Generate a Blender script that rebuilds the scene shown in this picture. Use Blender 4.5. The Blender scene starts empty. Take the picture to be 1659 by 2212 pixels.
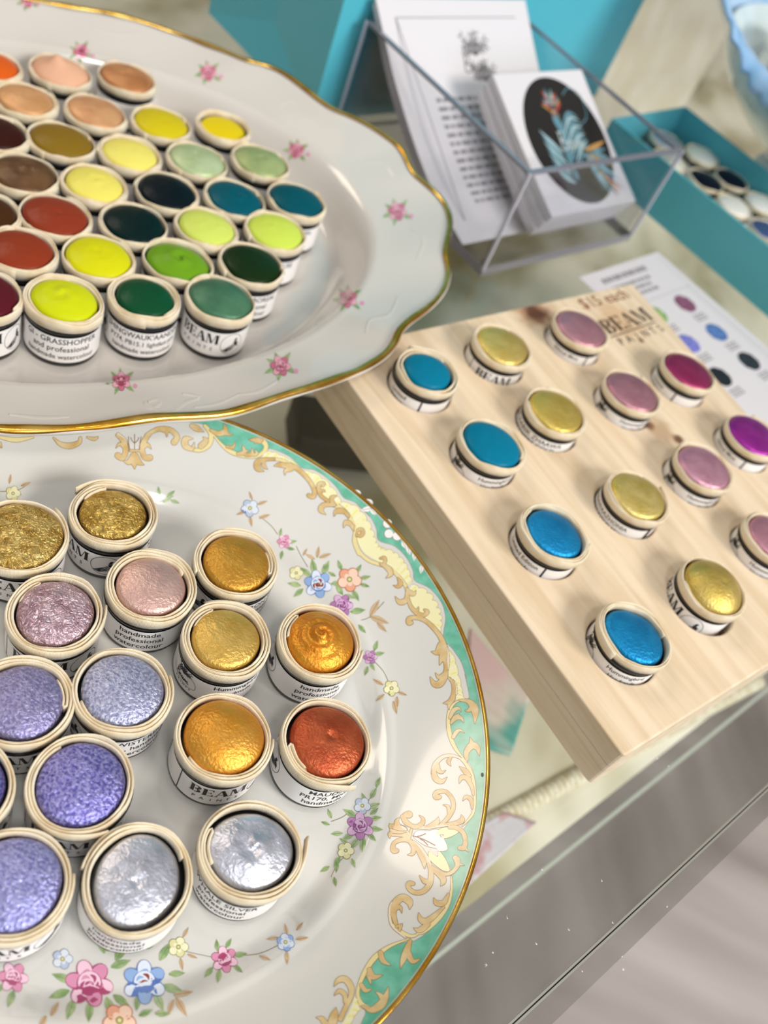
import bpy, bmesh, math, random
from mathutils import Vector, Matrix, noise, geometry
PI=math.pi
rnd=random.Random(7)
scn=bpy.context.scene; COL=scn.collection

# ------------------------------------------------------------------ camera, world, lights
H0=0.20746; F=2000.0; CX,CY=829.5,1106.0
CAM=Matrix(((0.8886054,-0.4586724,0.0),(0.3345127,0.6480654,-0.6841874),(0.3138179,0.6079727,0.7293062))).transposed()
# columns of CAM.transposed() rows: camera x, image-up, back axes in world space
XA=Vector((0.8886054,0.3345127,0.3138179)); UA=Vector((-0.4586724,0.6480654,0.6079727)); BA=Vector((0.0,-0.6841874,0.7293062))
cd=bpy.data.cameras.new('camera'); cam=bpy.data.objects.new('camera',cd); COL.objects.link(cam); scn.camera=cam
m=Matrix.Identity(4)
for i,a in enumerate((XA,UA,BA)):
    for j in range(3): m[j][i]=a[j]
m[2][3]=H0; cam.matrix_world=m
cd.sensor_fit='HORIZONTAL'; cd.sensor_width=36.0; cd.lens=36*F/1659; cd.clip_start=.01; cd.clip_end=50
cd.dof.use_dof=True; cd.dof.focus_distance=.214; cd.dof.aperture_fstop=17.0
scn.view_settings.view_transform='Standard'; scn.view_settings.look='None'; scn.view_settings.gamma=1
scn.view_settings.exposure=0.0
try: scn.view_settings.use_curve_mapping=False
except Exception: pass
wd=bpy.data.worlds.new('world'); scn.world=wd; wd.use_nodes=True
nt=wd.node_tree; bg=nt.nodes['Background']
tc=nt.nodes.new('ShaderNodeTexCoord'); sp=nt.nodes.new('ShaderNodeSeparateXYZ'); cr=nt.nodes.new('ShaderNodeValToRGB')
mr=nt.nodes.new('ShaderNodeMapRange'); mr.inputs['From Min'].default_value=-1; mr.inputs['From Max'].default_value=1
nt.links.new(tc.outputs['Generated'],sp.inputs[0]); nt.links.new(sp.outputs['Z'],mr.inputs['Value']); nt.links.new(mr.outputs[0],cr.inputs[0]); nt.links.new(cr.outputs[0],bg.inputs['Color'])
e=cr.color_ramp.elements; e[0].position=.35; e[0].color=(.22,.20,.18,1); e[1].position=1; e[1].color=(1.2,1.19,1.2,1)
x=cr.color_ramp.elements.new(.82); x.color=(.60,.575,.54,1)
x=cr.color_ramp.elements.new(.55); x.color=(.42,.40,.38,1)
bg.inputs['Strength'].default_value=.55
def area(name,loc,target,sx,sy,power,color):
    l=bpy.data.lights.new(name,'AREA'); l.shape='RECTANGLE'; l.size=sx; l.size_y=sy; l.energy=power; l.color=color
    o=bpy.data.objects.new(name,l); COL.objects.link(o); o.location=loc
    o.rotation_euler=(Vector(target)-Vector(loc)).to_track_quat('-Z','Y').to_euler(); return o
area('window_daylight',(1.25,-.75,.6),(0,.15,0),1.5,1.0,13,(.66,.82,1.0))
area('ceiling_panel',(1.9,-.4,1.5),(0,.2,0),.8,.6,44,(1.0,.95,.88))
area('ceiling_panel_far',(-1.7,.9,1.8),(0,.3,0),1.0,.6,14,(1.0,.86,.70))
area('ceiling_lamp',(.35,-.5,1.6),(0,.2,0),.25,.25,6,(1.0,.97,.93))

# ------------------------------------------------------------------ helpers
def W(x,y,h=0.0):
    d=XA*((x-CX)/F)-UA*((y-CY)/F)-BA; t=(h-H0)/d.z
    return Vector((d.x*t,d.y*t,h))
def lin(c): return c/12.92 if c<=.04045 else ((c+.055)/1.055)**2.4
def hx(s): return tuple(lin(int(s[i:i+2],16)/255) for i in (0,2,4))+(1,)
MATS={}
def mat(name,color='888888',rough=.5,metal=0.,bump=0.,bscale=800.,detail=3.,coat=0.,spec=.5,var=0.,vscale=300.,var2=None,sss=0.):
    if name in MATS: return MATS[name]
    m=bpy.data.materials.new(name); m.use_nodes=True; n=m.node_tree; b=n.nodes['Principled BSDF']
    col=hx(color) if isinstance(color,str) else color
    b.inputs['Base Color'].default_value=col; b.inputs['Roughness'].default_value=rough; b.inputs['Metallic'].default_value=metal
    b.inputs['Coat Weight'].default_value=coat; b.inputs['Coat Roughness'].default_value=.04; b.inputs['Specular IOR Level'].default_value=spec
    tcn=n.nodes.new('ShaderNodeTexCoord')
    if bump:
        nz=n.nodes.new('ShaderNodeTexNoise'); nz.inputs['Scale'].default_value=bscale; nz.inputs['Detail'].default_value=detail
        bp=n.nodes.new('ShaderNodeBump'); bp.inputs['Strength'].default_value=bump; bp.inputs['Distance'].default_value=.0004
        n.links.new(tcn.outputs['Object'],nz.inputs['Vector']); n.links.new(nz.outputs['Fac'],bp.inputs['Height']); n.links.new(bp.outputs[0],b.inputs['Normal'])
    if var or var2:
        nz=n.nodes.new('ShaderNodeTexNoise'); nz.inputs['Scale'].default_value=vscale; nz.inputs['Detail'].default_value=2
        n.links.new(tcn.outputs['Object'],nz.inputs['Vector'])
        rp=n.nodes.new('ShaderNodeValToRGB'); rp.color_ramp.elements[0].position=.35; rp.color_ramp.elements[1].position=.65
        c2=hx(var2) if var2 else tuple(min(1,c*(1+var)) for c in col[:3])+(1,)
        c1=col if var2 else tuple(c*(1-var) for c in col[:3])+(1,)
        rp.color_ramp.elements[0].color=c1; rp.color_ramp.elements[1].color=c2
        n.links.new(nz.outputs['Fac'],rp.inputs[0]); n.links.new(rp.outputs[0],b.inputs['Base Color'])
    MATS[name]=m; return m
def glassmat(name,tint,ior=1.45,rough=0.):
    m=bpy.data.materials.new(name); m.use_nodes=True; n=m.node_tree; n.nodes.remove(n.nodes['Principled BSDF'])
    out=n.nodes['Material Output']; t=n.nodes.new('ShaderNodeBsdfTransparent'); t.inputs[0].default_value=tint
    g=n.nodes.new('ShaderNodeBsdfGlossy'); g.inputs['Roughness'].default_value=rough; lw=n.nodes.new('ShaderNodeLayerWeight'); lw.inputs[0].default_value=.5
    pw=n.nodes.new('ShaderNodeMath'); pw.operation='POWER'; pw.inputs[1].default_value=5; f=n.nodes.new('ShaderNodeMath'); f.operation='MULTIPLY_ADD'; f.inputs[1].default_value=.96; f.inputs[2].default_value=((ior-1)/(ior+1))**2
    n.links.new(lw.outputs['Facing'],pw.inputs[0]); n.links.new(pw.outputs[0],f.inputs[0])
    mx=n.nodes.new('ShaderNodeMixShader'); n.links.new(f.outputs[0],mx.inputs[0]); n.links.new(t.outputs[0],mx.inputs[1]); n.links.new(g.outputs[0],mx.inputs[2]); n.links.new(mx.outputs[0],out.inputs[0])
    MATS[name]=m; return m
class MB:
    def __init__(s): s.v=[];s.f=[];s.m=[];s.n=[];s.uv={};s.mats=[]
    def mi(s,mt):
        if mt not in s.mats: s.mats.append(mt)
        return s.mats.index(mt)
    def add(s,vs,fs,mt,ns=None,uvs=None):
        o=len(s.v); s.v+=[tuple(v) for v in vs]; k=s.mi(mt)
        s.n+=[tuple(n) for n in ns] if ns else [(0,0,0)]*len(vs)
        for f in fs:
            s.f.append(tuple(i+o for i in f)); s.m.append(k)
        if uvs:
            for i,u in enumerate(uvs): s.uv[o+i]=u
    def box(s,c,sz,mt,rz=0.):
        a=[]; R=Matrix.Rotation(rz,3,'Z')
        for z in(-.5,.5):
            for x,y in((-.5,-.5),(.5,-.5),(.5,.5),(-.5,.5)): a.append(Vector(c)+R@Vector((x*sz[0],y*sz[1],z*sz[2])))
        s.add(a,[(3,2,1,0),(4,5,6,7),(0,1,5,4),(1,2,6,5),(2,3,7,6),(3,0,4,7)],mt)
    def prism(s,pts,z0,z1,mt):
        n=len(pts); a=[(p[0],p[1],z0) for p in pts]+[(p[0],p[1],z1) for p in pts]
        s.add(a,[tuple(reversed(range(n))),tuple(range(n,2*n))]+[(i,(i+1)%n,n+(i+1)%n,n+i) for i in range(n)],mt)
    def lathe(s,prof,mt,seg=64,c=(0,0)):
        vs=[];fs=[]
        for r,z in prof:
            for k in range(seg): a=2*PI*k/seg; vs.append((c[0]+r*math.cos(a),c[1]+r*math.sin(a),z))
        for i in range(len(prof)-1):
            for k in range(seg):
                k2=(k+1)%seg; fs.append((i*seg+k,i*seg+k2,(i+1)*seg+k2,(i+1)*seg+k))
        s.add(vs,fs,mt)
    def build(s,name,parent=None,smooth=True,bevel=0.,flip=False):
        for i,f in enumerate(s.f):
            n0=Vector(s.n[f[0]])
            if n0.length>.5:
                a,b_,c=(Vector(s.v[f[0]]),Vector(s.v[f[1]]),Vector(s.v[f[2]]))
                g=(b_-a).cross(c-a)
                if g.length<1e-16 and len(f)>3: g=(c-a).cross(Vector(s.v[f[3]])-a)
                if g.dot(n0)<0: s.f[i]=tuple(reversed(f))
        me=bpy.data.meshes.new(name); me.from_pydata(s.v,[],s.f)
        for mt in s.mats: me.materials.append(mt)
        me.polygons.foreach_set('material_index',s.m)
        me.polygons.foreach_set('use_smooth',[smooth]*len(s.f))
        if s.uv:
            u=me.uv_layers.new(name='UVMap')
            for l in me.loops: u.data[l.index].uv=s.uv.get(l.vertex_index,(0,0))
        me.validate(); me.update()
        if smooth and any(n!=(0,0,0) for n in s.n) and len(me.vertices)==len(s.v): me.normals_split_custom_set_from_vertices(s.n)
        o=bpy.data.objects.new(name,me); COL.objects.link(o)
        if parent: o.parent=parent
        if bevel:
            b=o.modifiers.new('bevel','BEVEL'); b.width=bevel; b.segments=3; b.limit_method='ANGLE'; b.angle_limit=.6
            me.polygons.foreach_set('use_smooth',[False]*len(me.polygons))
        return o
def tag(o,label,cat,group=None,kind=None):
    if label: o['label']=label
    if cat: o['category']=cat
    if group: o['group']=group
    if kind: o['kind']=kind
    return o
def empty(name,loc,rz=0.):
    o=bpy.data.objects.new(name,None); COL.objects.link(o); o.location=loc; o.rotation_euler=(0,0,rz); o.empty_display_size=.005; return o
def crom(pts,k=6,closed=False):
    n=len(pts); out=[]
    rng=range(n) if closed else range(n-1)
    for i in rng:
        if closed: p=[pts[(i+j-1)%n] for j in range(4)]
        else: p=[pts[max(0,i-1)],pts[i],pts[i+1],pts[min(n-1,i+2)]]
        for j in range(k):
            t=j/k; out.append(tuple(.5*((2*b)+(-a+c)*t+(2*a-5*b+4*c-d)*t*t+(-a+3*b-3*c+d)*t**3) for a,b,c,d in zip(*p)))
    if not closed: out.append(tuple(pts[-1]))
    return out
def stroke2d(pts,extra=0.,k=6,cap=True):
    """tapered stroke in 2D -> verts, faces (quads)"""
    p=crom(pts,k); vs=[];fs=[]
    for i,(x,y,w) in enumerate(p):
        a=p[max(0,i-1)];b=p[min(len(p)-1,i+1)]; dx,dy=b[0]-a[0],b[1]-a[1]; L=math.hypot(dx,dy) or 1
        hw=max(.02*max(q[2] for q in p),w)/2+extra; vs+=[(x-dy/L*hw,y+dx/L*hw),(x+dy/L*hw,y-dx/L*hw)]
    for i in range(len(p)-1): fs.append((2*i,2*i+1,2*i+3,2*i+2))
    if cap:
        for i,e in ((0,p[0]),(len(p)-1,p[-1])):
            r=e[2]/2+extra
            if r<1e-9: continue
            o=len(vs); n=12
            vs+=[(e[0]+r*math.cos(2*PI*j/n),e[1]+r*math.sin(2*PI*j/n)) for j in range(n)]; fs.append(tuple(range(o,o+n)))
    return vs,fs
TX={}
def text2d(s):
    if s in TX: return TX[s]
    c=bpy.data.curves.new('t','FONT'); c.body=s; c.size=1.4; c.resolution_u=2; c.offset=.012
    o=bpy.data.objects.new('t',c); COL.objects.link(o); dg=bpy.context.evaluated_depsgraph_get()
    me=bpy.data.meshes.new_from_object(o.evaluated_get(dg)); vs=[(v.co.x,v.co.y) for v in me.vertices]; fs=[tuple(p.vertices) for p in me.polygons]
    bpy.data.objects.remove(o); bpy.data.curves.remove(c); bpy.data.meshes.remove(me)
    w=max(v[0] for v in vs) if vs else 0; TX[s]=(vs,fs,w); return TX[s]

# ------------------------------------------------------------------ materials
china=mat('white_china','CFC8C0',.14,coat=.5)
china2=mat('green_rim_china','D6D4CE',.14,coat=.5)
goldm=mat('gold_lustre','C08C2C',.2,metal=1.,bump=.25,bscale=260,var2='E0B860',vscale=120)
black=mat('black_plastic','0B0C0E',.35)
paper=mat('white_label_paper','EFEBE8',.45)
ink=mat('black_ink','0C0C0E',.5)
cotton=mat('cream_cotton_webbing','DCCAA9',.85)
def cotton_setup(m):
    n=m.node_tree; b=n.nodes['Principled BSDF']; uv=n.nodes.new('ShaderNodeTexCoord')
    wv=n.nodes.new('ShaderNodeTexWave'); wv.wave_type='BANDS'; wv.bands_direction='X'; wv.inputs['Scale'].default_value=1.; wv.inputs['Distortion'].default_value=.6; wv.inputs['Detail'].default_value=1
    mp=n.nodes.new('ShaderNodeMapping'); mp.inputs['Scale'].default_value=(178,60,1)
    bp=n.nodes.new('ShaderNodeBump'); bp.inputs['Strength'].default_value=.6; bp.inputs['Distance'].default_value=.0001
    n.links.new(uv.outputs['UV'],mp.inputs[0]); n.links.new(mp.outputs[0],wv.inputs[0]); n.links.new(wv.outputs['Fac'],bp.inputs['Height']); n.links.new(bp.outputs[0],b.inputs['Normal'])
    nz=n.nodes.new('ShaderNodeTexNoise'); nz.inputs['Scale'].default_value=180; n.links.new(uv.outputs['Object'],nz.inputs[0])
    mix=n.nodes.new('ShaderNodeValToRGB'); mix.color_ramp.elements[0].color=hx('D8C096'); mix.color_ramp.elements[0].position=.25; mix.color_ramp.elements[1].color=hx('F0E2C6'); mix.color_ramp.elements[1].position=.6
    n.links.new(nz.outputs['Fac'],mix.inputs[0]); n.links.new(mix.outputs[0],b.inputs['Base Color'])
    b.inputs['Sheen Weight'].default_value=.3
cotton_setup(cotton)
decg=mat('painted_gold_scroll','CBA768',.18,coat=.5,var2='DFC898',vscale=260)
decl=mat('painted_pale_scroll','E6D59A',.18,coat=.5)
dece=mat('painted_cream_scroll','E4D4BC',.18,coat=.5)
deco=mat('painted_brown_outline','785A34',.2,coat=.5)
decy=mat('painted_pale_yellow','EEE8B4',.18,coat=.5)
decw=mat('painted_white','F0EEEA',.15,coat=.5)
green=mat('painted_green_band','5FAF92',.15,coat=.5,var2='79C4AC',vscale=300)
speck=mat('dark_speck','1C3020',.3)
lf=mat('painted_leaf','7F9C62',.2,coat=.5,var2='A8BC86',vscale=500); lfd=mat('painted_leaf_vein','587A48',.2,coat=.5); tan=mat('painted_tan_leaf','C9AC86',.2,coat=.5)
FL={k:(mat('petal_'+k,a,.2,coat=.5),mat('petal_deep_'+k,b,.2,coat=.5),mat('petal_light_'+k,c,.2,coat=.5)) for k,(a,b,c) in {
 'pink':('D98FB0','A8446E','F0C8DA'),'purple':('B277AC','85407E','D6AFD2'),'blue':('8FAEDC','5274B8','DCE4F2'),'orange':('E2A284','B85A38','F0CDB6'),
 'yellow':('DCD8A0','97914C','ECE9C0'),'paleblue':('B4C0D4','6F82A4','D8DEE8'),'rust':('B65A40','8A3422','D88C70'),'white':('F2EEEC','A39A8C','FFFFFF'),'rose':('C66A84','96304E','E2A4B4')}.items()}

# ------------------------------------------------------------------ decal painter on a surface z=f(x,y)
class Painter:
    def __init__(s,mb,zf,o=(0,0),sc=1.): s.mb=mb;s.zf=zf;s.o=o;s.sc=sc;s.layer=0;s.scan=False
    def at(s,o,sc): s.o=o;s.sc=sc
    def P(s,x,y,off):
        X=s.o[0]+x/s.sc;Y=s.o[1]+y/s.sc; h=.01
        for _ in range(14):
            q=W(X,Y,h); h=.35*h+.65*s.zf(q.x,q.y)
        if s.scan:
            hi=.031
            for k in range(64):
                lo=hi-.0005; q=W(X,Y,lo)
                if s.zf(q.x,q.y)>=lo: break
                hi=lo
            for _ in range(8):
                h=(hi+lo)/2; q=W(X,Y,h)
                if s.zf(q.x,q.y)>=h: lo=h
                else: hi=h
        q=W(X,Y,h); z=s.zf(q.x,q.y); e=5e-4
        nx=-(s.zf(q.x+e,q.y)-s.zf(q.x-e,q.y))/(2*e); ny=-(s.zf(q.x,q.y+e)-s.zf(q.x,q.y-e))/(2*e)
        n=Vector((nx,ny,1)).normalized()
        return Vector((q.x,q.y,z))+n*off,n
    def shape(s,vs,fs,mt,L):
        fs=[t for f in fs for t in ([f] if len(f)==3 else [(f[0],f[i],f[i+1]) for i in range(1,len(f)-1)])]; pr=[s.P(x,y,2.2e-5*L) for x,y in vs]; s.mb.add([p for p,_ in pr],fs,mt,[n for _,n in pr])
    def stroke(s,pts,mt=None,L=3,out=True,cap=True):
        mt=mt or decg
        if out: v,f=stroke2d(pts,.85*s.sc,5,cap); s.shape(v,f,deco,L-.7)
        v,f=stroke2d(pts,0,5,cap); s.shape(v,f,mt,L)
    def poly(s,pts,mt,L=3,out=True,smooth=True,k=4):
        p=crom([(a,b) for a,b in pts],k,True) if smooth else [(a,b) for a,b in pts]
        cx=sum(a for a,_ in p)/len(p); cy=sum(b for _,b in p)/len(p)
        def fan(g):
            vs=[(cx,cy)]+g; n=len(g); return vs,[(0,i+1,(i+1)%n+1) for i in range(n)]
        if out:
            g=[]
            for a,b in p: d=math.hypot(a-cx,b-cy) or 1; g.append((a+(a-cx)/d*1.1*s.sc,b+(b-cy)/d*1.1*s.sc))
            v,f=fan(g); s.shape(v,f,deco,L-.7)
        v,f=fan(p); s.shape(v,f,mt,L)
    def line(s,pts,w=1.2,mt=None,L=2.5): s.stroke([(a,b,w*s.sc) for a,b in pts],mt or deco,L,False,False)
    def leaf(s,x,y,l,a,w=.42,mt=None,vein=None,L=4):
        """x,y base, l length, a angle deg (image, y down)"""
        c,d=math.cos(math.radians(a)),math.sin(math.radians(a)); sc=s.sc; l*=sc
        s.stroke([(x,y,l*.08),(x+c*l*.3,y+d*l*.3,l*w*.9),(x+c*l*.6,y+d*l*.6,l*w*.8),(x+c*l,y+d*l,0)],mt or lf,L,False,False)
        e=[(x,y,0),(x+c*l*.8,y+d*l*.8,0)]
        s.line([(x,y),(x+c*l*.5,y+d*l*.5),(x+c*l*.85,y+d*l*.85)],.8,vein or (lfd if mt is None else deco),L+.6)
    def five(s,x,y,r,k,ph=0.,L=6,n=5,ctr='yellow'):
        m0,m1,m2=FL[k]; r*=s.sc
        for i in range(n):
            a=2*PI*i/n+ph; s.disc(x+.58*r*math.cos(a),y+.58*r*math.sin(a),.47*r,m1,L-.5); s.disc(x+.58*r*math.cos(a),y+.58*r*math.sin(a),.41*r,m0 if i%2 else m2,L)
            s.disc(x+.35*r*math.cos(a),y+.35*r*math.sin(a),.2*r,m2,L+.3)
        s.disc(x,y,.24*r,FL[ctr][1],L+.8); s.disc(x,y,.13*r,FL[ctr][0],L+1.1)
    def disc(s,x,y,r,mt,L,sq=1.,ang=0.,n=14):
        vs=[(x,y)]; c,d=math.cos(ang),math.sin(ang)
        for j in range(n):
            u,v=r*math.cos(2*PI*j/n),r*sq*math.sin(2*PI*j/n); vs.append((x+u*c-v*d,y+u*d+v*c))
        s.shape(vs,[(0,j+1,(j+1)%n+1) for j in range(n)],mt,L)
    def rose(s,x,y,r,k,ph=0.,L=6,ctr=None):
        m0,m1,m2=FL[k]; r*=s.sc; c=FL[ctr] if ctr else FL[k]
        for i in range(6):
            a=2*PI*i/6+ph; px,py=x+.6*r*math.cos(a),y+.6*r*math.sin(a)
            s.disc(px,py,.46*r,m1,L-.5+.02*i,.8,a); s.disc(px+.04*r*math.cos(a),py+.04*r*math.sin(a),.4*r,m0 if i%2 else m2,L+.02*i,.78,a)
            s.disc(px-.1*r*math.cos(a),py-.1*r*math.sin(a),.2*r,m0,L+.2,.6,a+1.2)
        s.disc(x,y,.56*r,m1,L+.5); s.disc(x,y-.04*r,.5*r,m2,L+.8)
        for i in range(5):
            a=2*PI*i/5-ph; s.stroke([(x+.38*r*math.cos(a),y+.38*r*math.sin(a),.05*r),(x+.34*r*math.cos(a+.6),y+.34*r*math.sin(a+.6),.16*r),(x+.22*r*math.cos(a+1.3),y+.22*r*math.sin(a+1.3),.03*r)],m0 if i%2 else c[1],L+1.1,False,False)
        s.disc(x,y+.05*r,.2*r,c[1],L+1.4,.8); s.disc(x+.05*r,y,.08*r,c[0],L+1.7)

# ------------------------------------------------------------------ display counter (glass) and what is seen through it
clear=glassmat('clear_counter_glass',(.98,.985,.975,1)); gedge=mat('glass_edge','C6CCC0',.3,coat=.2)
SD=(Vector((.1343,.1685))-Vector((.0758,.0752))).normalized(); SN=Vector((-SD.y,SD.x))   # along the front, inward
S0=Vector((.0758,.0752))
def sp(a,b): q=S0+SD*a+SN*b; return (q.x,q.y)
counter=empty('display_counter',(0.1,.1,-.9))
tag(counter,'clear glass display counter with thin metal seam that carries everything on show','display counter')
def cpart(mb,name,**k):
    o=mb.build(name,None,**k); o.parent=counter; o.matrix_parent_inverse=Matrix.Translation((-.1,-.1,.9)); return o
b=MB(); b.prism([sp(-.5,.0),sp(1.3,.0),sp(1.3,1.1),sp(-.5,.75)],-.005,0,clear); cpart(b,'glass_top',smooth=False)
b=MB(); b.prism([sp(-.5,-.006),sp(1.3,-.006),sp(1.3,-.0012),sp(-.5,-.0012)],-.9,-.0012,clear); cpart(b,'front_pane',smooth=False)
steel=mat('brushed_steel','A3A098',.5,metal=.5); dark=mat('dark_joint','15130F',.6)
b=MB()
b.prism([sp(-.5,-.0011),sp(1.3,-.0011),sp(1.3,-.0006),sp(-.5,-.0006)],-.001,.0002,steel)
b.prism([sp(-.5,-.0006),sp(1.3,-.0006),sp(1.3,-.0003),sp(-.5,-.0003)],-.001,-.00005,dark)
b.prism([sp(-.5,-.0003),sp(1.3,-.0003),sp(1.3,.0002),sp(-.5,.0002)],-.001,.0001,steel)
cpart(b,'edge_trim',smooth=False)
b=MB(); b.prism([sp(-.5,.018),sp(1.3,.018),sp(1.3,1.1),sp(-.5,1.1)],-.126,-.12,glassmat('shelf_glass',(.965,.975,.965,1)))
b.prism([sp(-.5,.0165),sp(1.3,.0165),sp(1.3,.018),sp(-.5,.018)],-.126,-.12,gedge); cpart(b,'inner_shelf',smooth=False)
# brocade runner on the shelf
def noisemat(name,stops,scale,stretch=(1,1,1),rot=0.,rough=.8,detail=3,bump=.3):
    m=bpy.data.materials.new(name); m.use_nodes=True; n=m.node_tree; bb=n.nodes['Principled BSDF']; bb.inputs['Roughness'].default_value=rough
    t=n.nodes.new('ShaderNodeTexCoord'); mp=n.nodes.new('ShaderNodeMapping'); mp.inputs['Scale'].default_value=stretch; mp.inputs['Rotation'].default_value=(0,0,rot)
    nz=n.nodes.new('ShaderNodeTexNoise'); nz.inputs['Scale'].default_value=scale; nz.inputs['Detail'].default_value=detail
    r=n.nodes.new('ShaderNodeValToRGB'); el=r.color_ramp.elements
    el[0].position=stops[0][0]; el[0].color=hx(stops[0][1]); el[1].position=stops[-1][0]; el[1].color=hx(stops[-1][1])
    for p,c in stops[1:-1]: q=el.new(p); q.color=hx(c)
    n.links.new(t.outputs['Object'],mp.inputs[0]); n.links.new(mp.outputs[0],nz.inputs[0]); n.links.new(nz.outputs['Fac'],r.inputs[0]); n.links.new(r.outputs[0],bb.inputs['Base Color'])
    if bump:
        bp=n.nodes.new('ShaderNodeBump'); bp.inputs['Strength'].default_value=bump; bp.inputs['Distance'].default_value=.001; n.links.new(nz.outputs['Fac'],bp.inputs['Height']); n.links.new(bp.outputs[0],bb.inputs['Normal'])
    return m
ang=math.atan2(SD.y,SD.x)
def cloth(name,corners,z,mt,amp,label,cat,seed,nx=60,ny=60,thick=.002):
    b=MB(); vs=[];A,B,C,D=[Vector(c) for c in corners]
    for j in range(ny+1):
        for i in range(nx+1):
            u,v=i/nx,j/ny; q=A.lerp(B,u).lerp(D.lerp(C,u),v); hh=amp*(noise.noise(Vector((q.x*9+seed,q.y*25,seed)))+.6*math.sin(v*38+3*noise.noise(Vector((q.x*6,q.y*6,seed)))))
            vs.append((q.x,q.y,z+thick+max(0,amp*1.2+hh)))
    fs=[(j*(nx+1)+i,j*(nx+1)+i+1,(j+1)*(nx+1)+i+1,(j+1)*(nx+1)+i) for j in range(ny) for i in range(nx)]
    b.add(vs,fs,mt); o=b.build(name); s=o.modifiers.new('thickness','SOLIDIFY'); s.thickness=thick; s.offset=-1
    return tag(o,label,cat)
brocade=noisemat('olive_cream_brocade',[(.34,'8A7D55'),(.42,'B3A986'),(.5,'DAD3BC'),(.58,'ECE4D0')],9,(1.3,.8,1),ang)
runner=cloth('table_runner',[sp(-.3,.024),sp(1.5,.024),sp(1.5,.95),sp(-.3,.95)],-.12,brocade,.004,'cream and olive patterned runner lying on the shelf inside the counter','runner',3,90,60)
fr=MB(); hemm=noisemat('cream_hem',[(.4,'DDD0AE'),(.6,'F0E8D0')],300)
q0,q1=W(1030,1790,-.113),W(1640,1470,-.113)
for i in range(60):
    a=q0.lerp(q1,i/60); c=q0.lerp(q1,(i+.97)/60); d=(c-a).normalized(); nn=Vector((-d.y,d.x,0)); V=[]
    for p in (a,c):
        for k in range(8): V.append(p+nn*.0038*math.cos(k*PI/4)+Vector((0,0,.003*math.sin(k*PI/4))))
    fr.add(V,[(k,(k+1)%8,8+(k+1)%8,8+k) for k in range(8)]+[tuple(range(8)),tuple(range(15,7,-1))],hemm)
o=fr.build('corded_hem',runner); o['label']='cream corded hem'
cream=noisemat('cream_stripe_cloth',[(.4,'EFE6CC'),(.6,'FBF5E4')],14,(6,.5,1),ang+.2)
cq=[W(x_,y_,-.10) for x_,y_ in ((1180,300),(1470,245),(1535,130),(1760,-260),(1330,-260))]
o=cloth('folded_cream_cloth',[(cq[0].x,cq[0].y),(cq[1].x,cq[1].y),(cq[3].x,cq[3].y),(cq[4].x,cq[4].y)],-.108,cream,.002,'cream striped folded cloth inside the counter between the gift bag and the bowl','cloth',11,30,50)
teal_cloth=noisemat('teal_pink_print',[(.4,'2E8C90'),(.47,'63AFA4'),(.52,'E6D9CC'),(.6,'E8C4C4')],13,(1,1,1),.3)
q=W(1085,1480,-.1)
sq_=[W(x_,y_,-.1) for x_,y_ in ((1010,1590),(1110,1625),(1150,1500),(1020,1350))]
cloth('folded_scarf',[(p.x,p.y) for p in sq_],-.105,teal_cloth,.0004,'teal and pink printed scarf folded on the runner inside the counter','scarf',5,30,30)
doily=noisemat('white_red_print',[(.4,'D6D3DA'),(.54,'DEDAE0'),(.62,'CFA2A8')],60,(1,1,1),.3)
q=W(1055,1880,-.1)
nq_=[W(x_,y_,-.106) for x_,y_ in ((930,1990),(1170,1768),(1100,1745),(900,1850))]
cloth('printed_napkin',[(p.x,p.y) for p in nq_],-.112,doily,.00005,'white napkin with faded red print beside the runner edge under the green plate','napkin',8,24,24)
q=W(735,945,-.1)
b=MB(); b.box((q.x,q.y,-.098),(.05,.03,.02),mat('dark_gap_fill','3A3428',.6),rz=.5); o=b.build('dark_gap_block',smooth=False,bevel=.003); tag(o,'small dark case added for the dark gap seen on the shelf between the plates and wooden block','case')  # dark box added to stand in for the dark gap under the glass
# floor
wood_floor=noisemat('grey_brown_floor',[(.3,'9C918B'),(.5,'B5AAA4'),(.7,'CABFBA')],3.2,(.5,4,1),ang+.2,rough=.45,bump=.05)
b=MB(); b.prism([(-3,-3),(4,-3),(4,5),(-3,5)],-.95,-.9,wood_floor); o=b.build('floor',smooth=False); tag(o,'grey brown wooden floor seen through the glass counter','floor',kind='structure')

# ------------------------------------------------------------------ lower plate (green rim)
PC=Vector((-.0338,.0962)); PR=.0867
def sm(t): t=max(0,min(1,t)); return t*t*(3-2*t)
def zp(r):
    if r<.0585: return .0044+.0002*(r/.0585)**4
    if r<.0665: return .0046+.0034*sm((r-.0585)/.008)
    t=(r-.0665)/(PR-.0665); return .008+.010*(t**1.15)
def zplate(x,y): return zp(math.hypot(x-PC.x,y-PC.y))
plate=empty('dinner_plate',(PC.x,PC.y,0)); tag(plate,'round white china plate with green border, gold scrolls and painted flowers','plate')
mb=MB(); prof=[(0.0001+PR*i/120,0) for i in range(120)]+[(PR-.0003,0)]
top=[(r,zp(r)) for r,_ in prof]
under=[(PR+.0002,.0179),(PR,.0168)]+[(r,zp(r)-.0022) for r in (.083,.078,.073,.068,.064,.06,.056)]+[(.052,.0018),(.0505,0.0),(.0485,0.0),(.0475,.0022),(.0001,.0022)]
mb.lathe(top,china2,128,(0,0)); mb.lathe(under,china2,128,(0,0))
mb.v=[(a+PC.x,b_+PC.y,c) for a,b_,c in mb.v]
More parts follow.
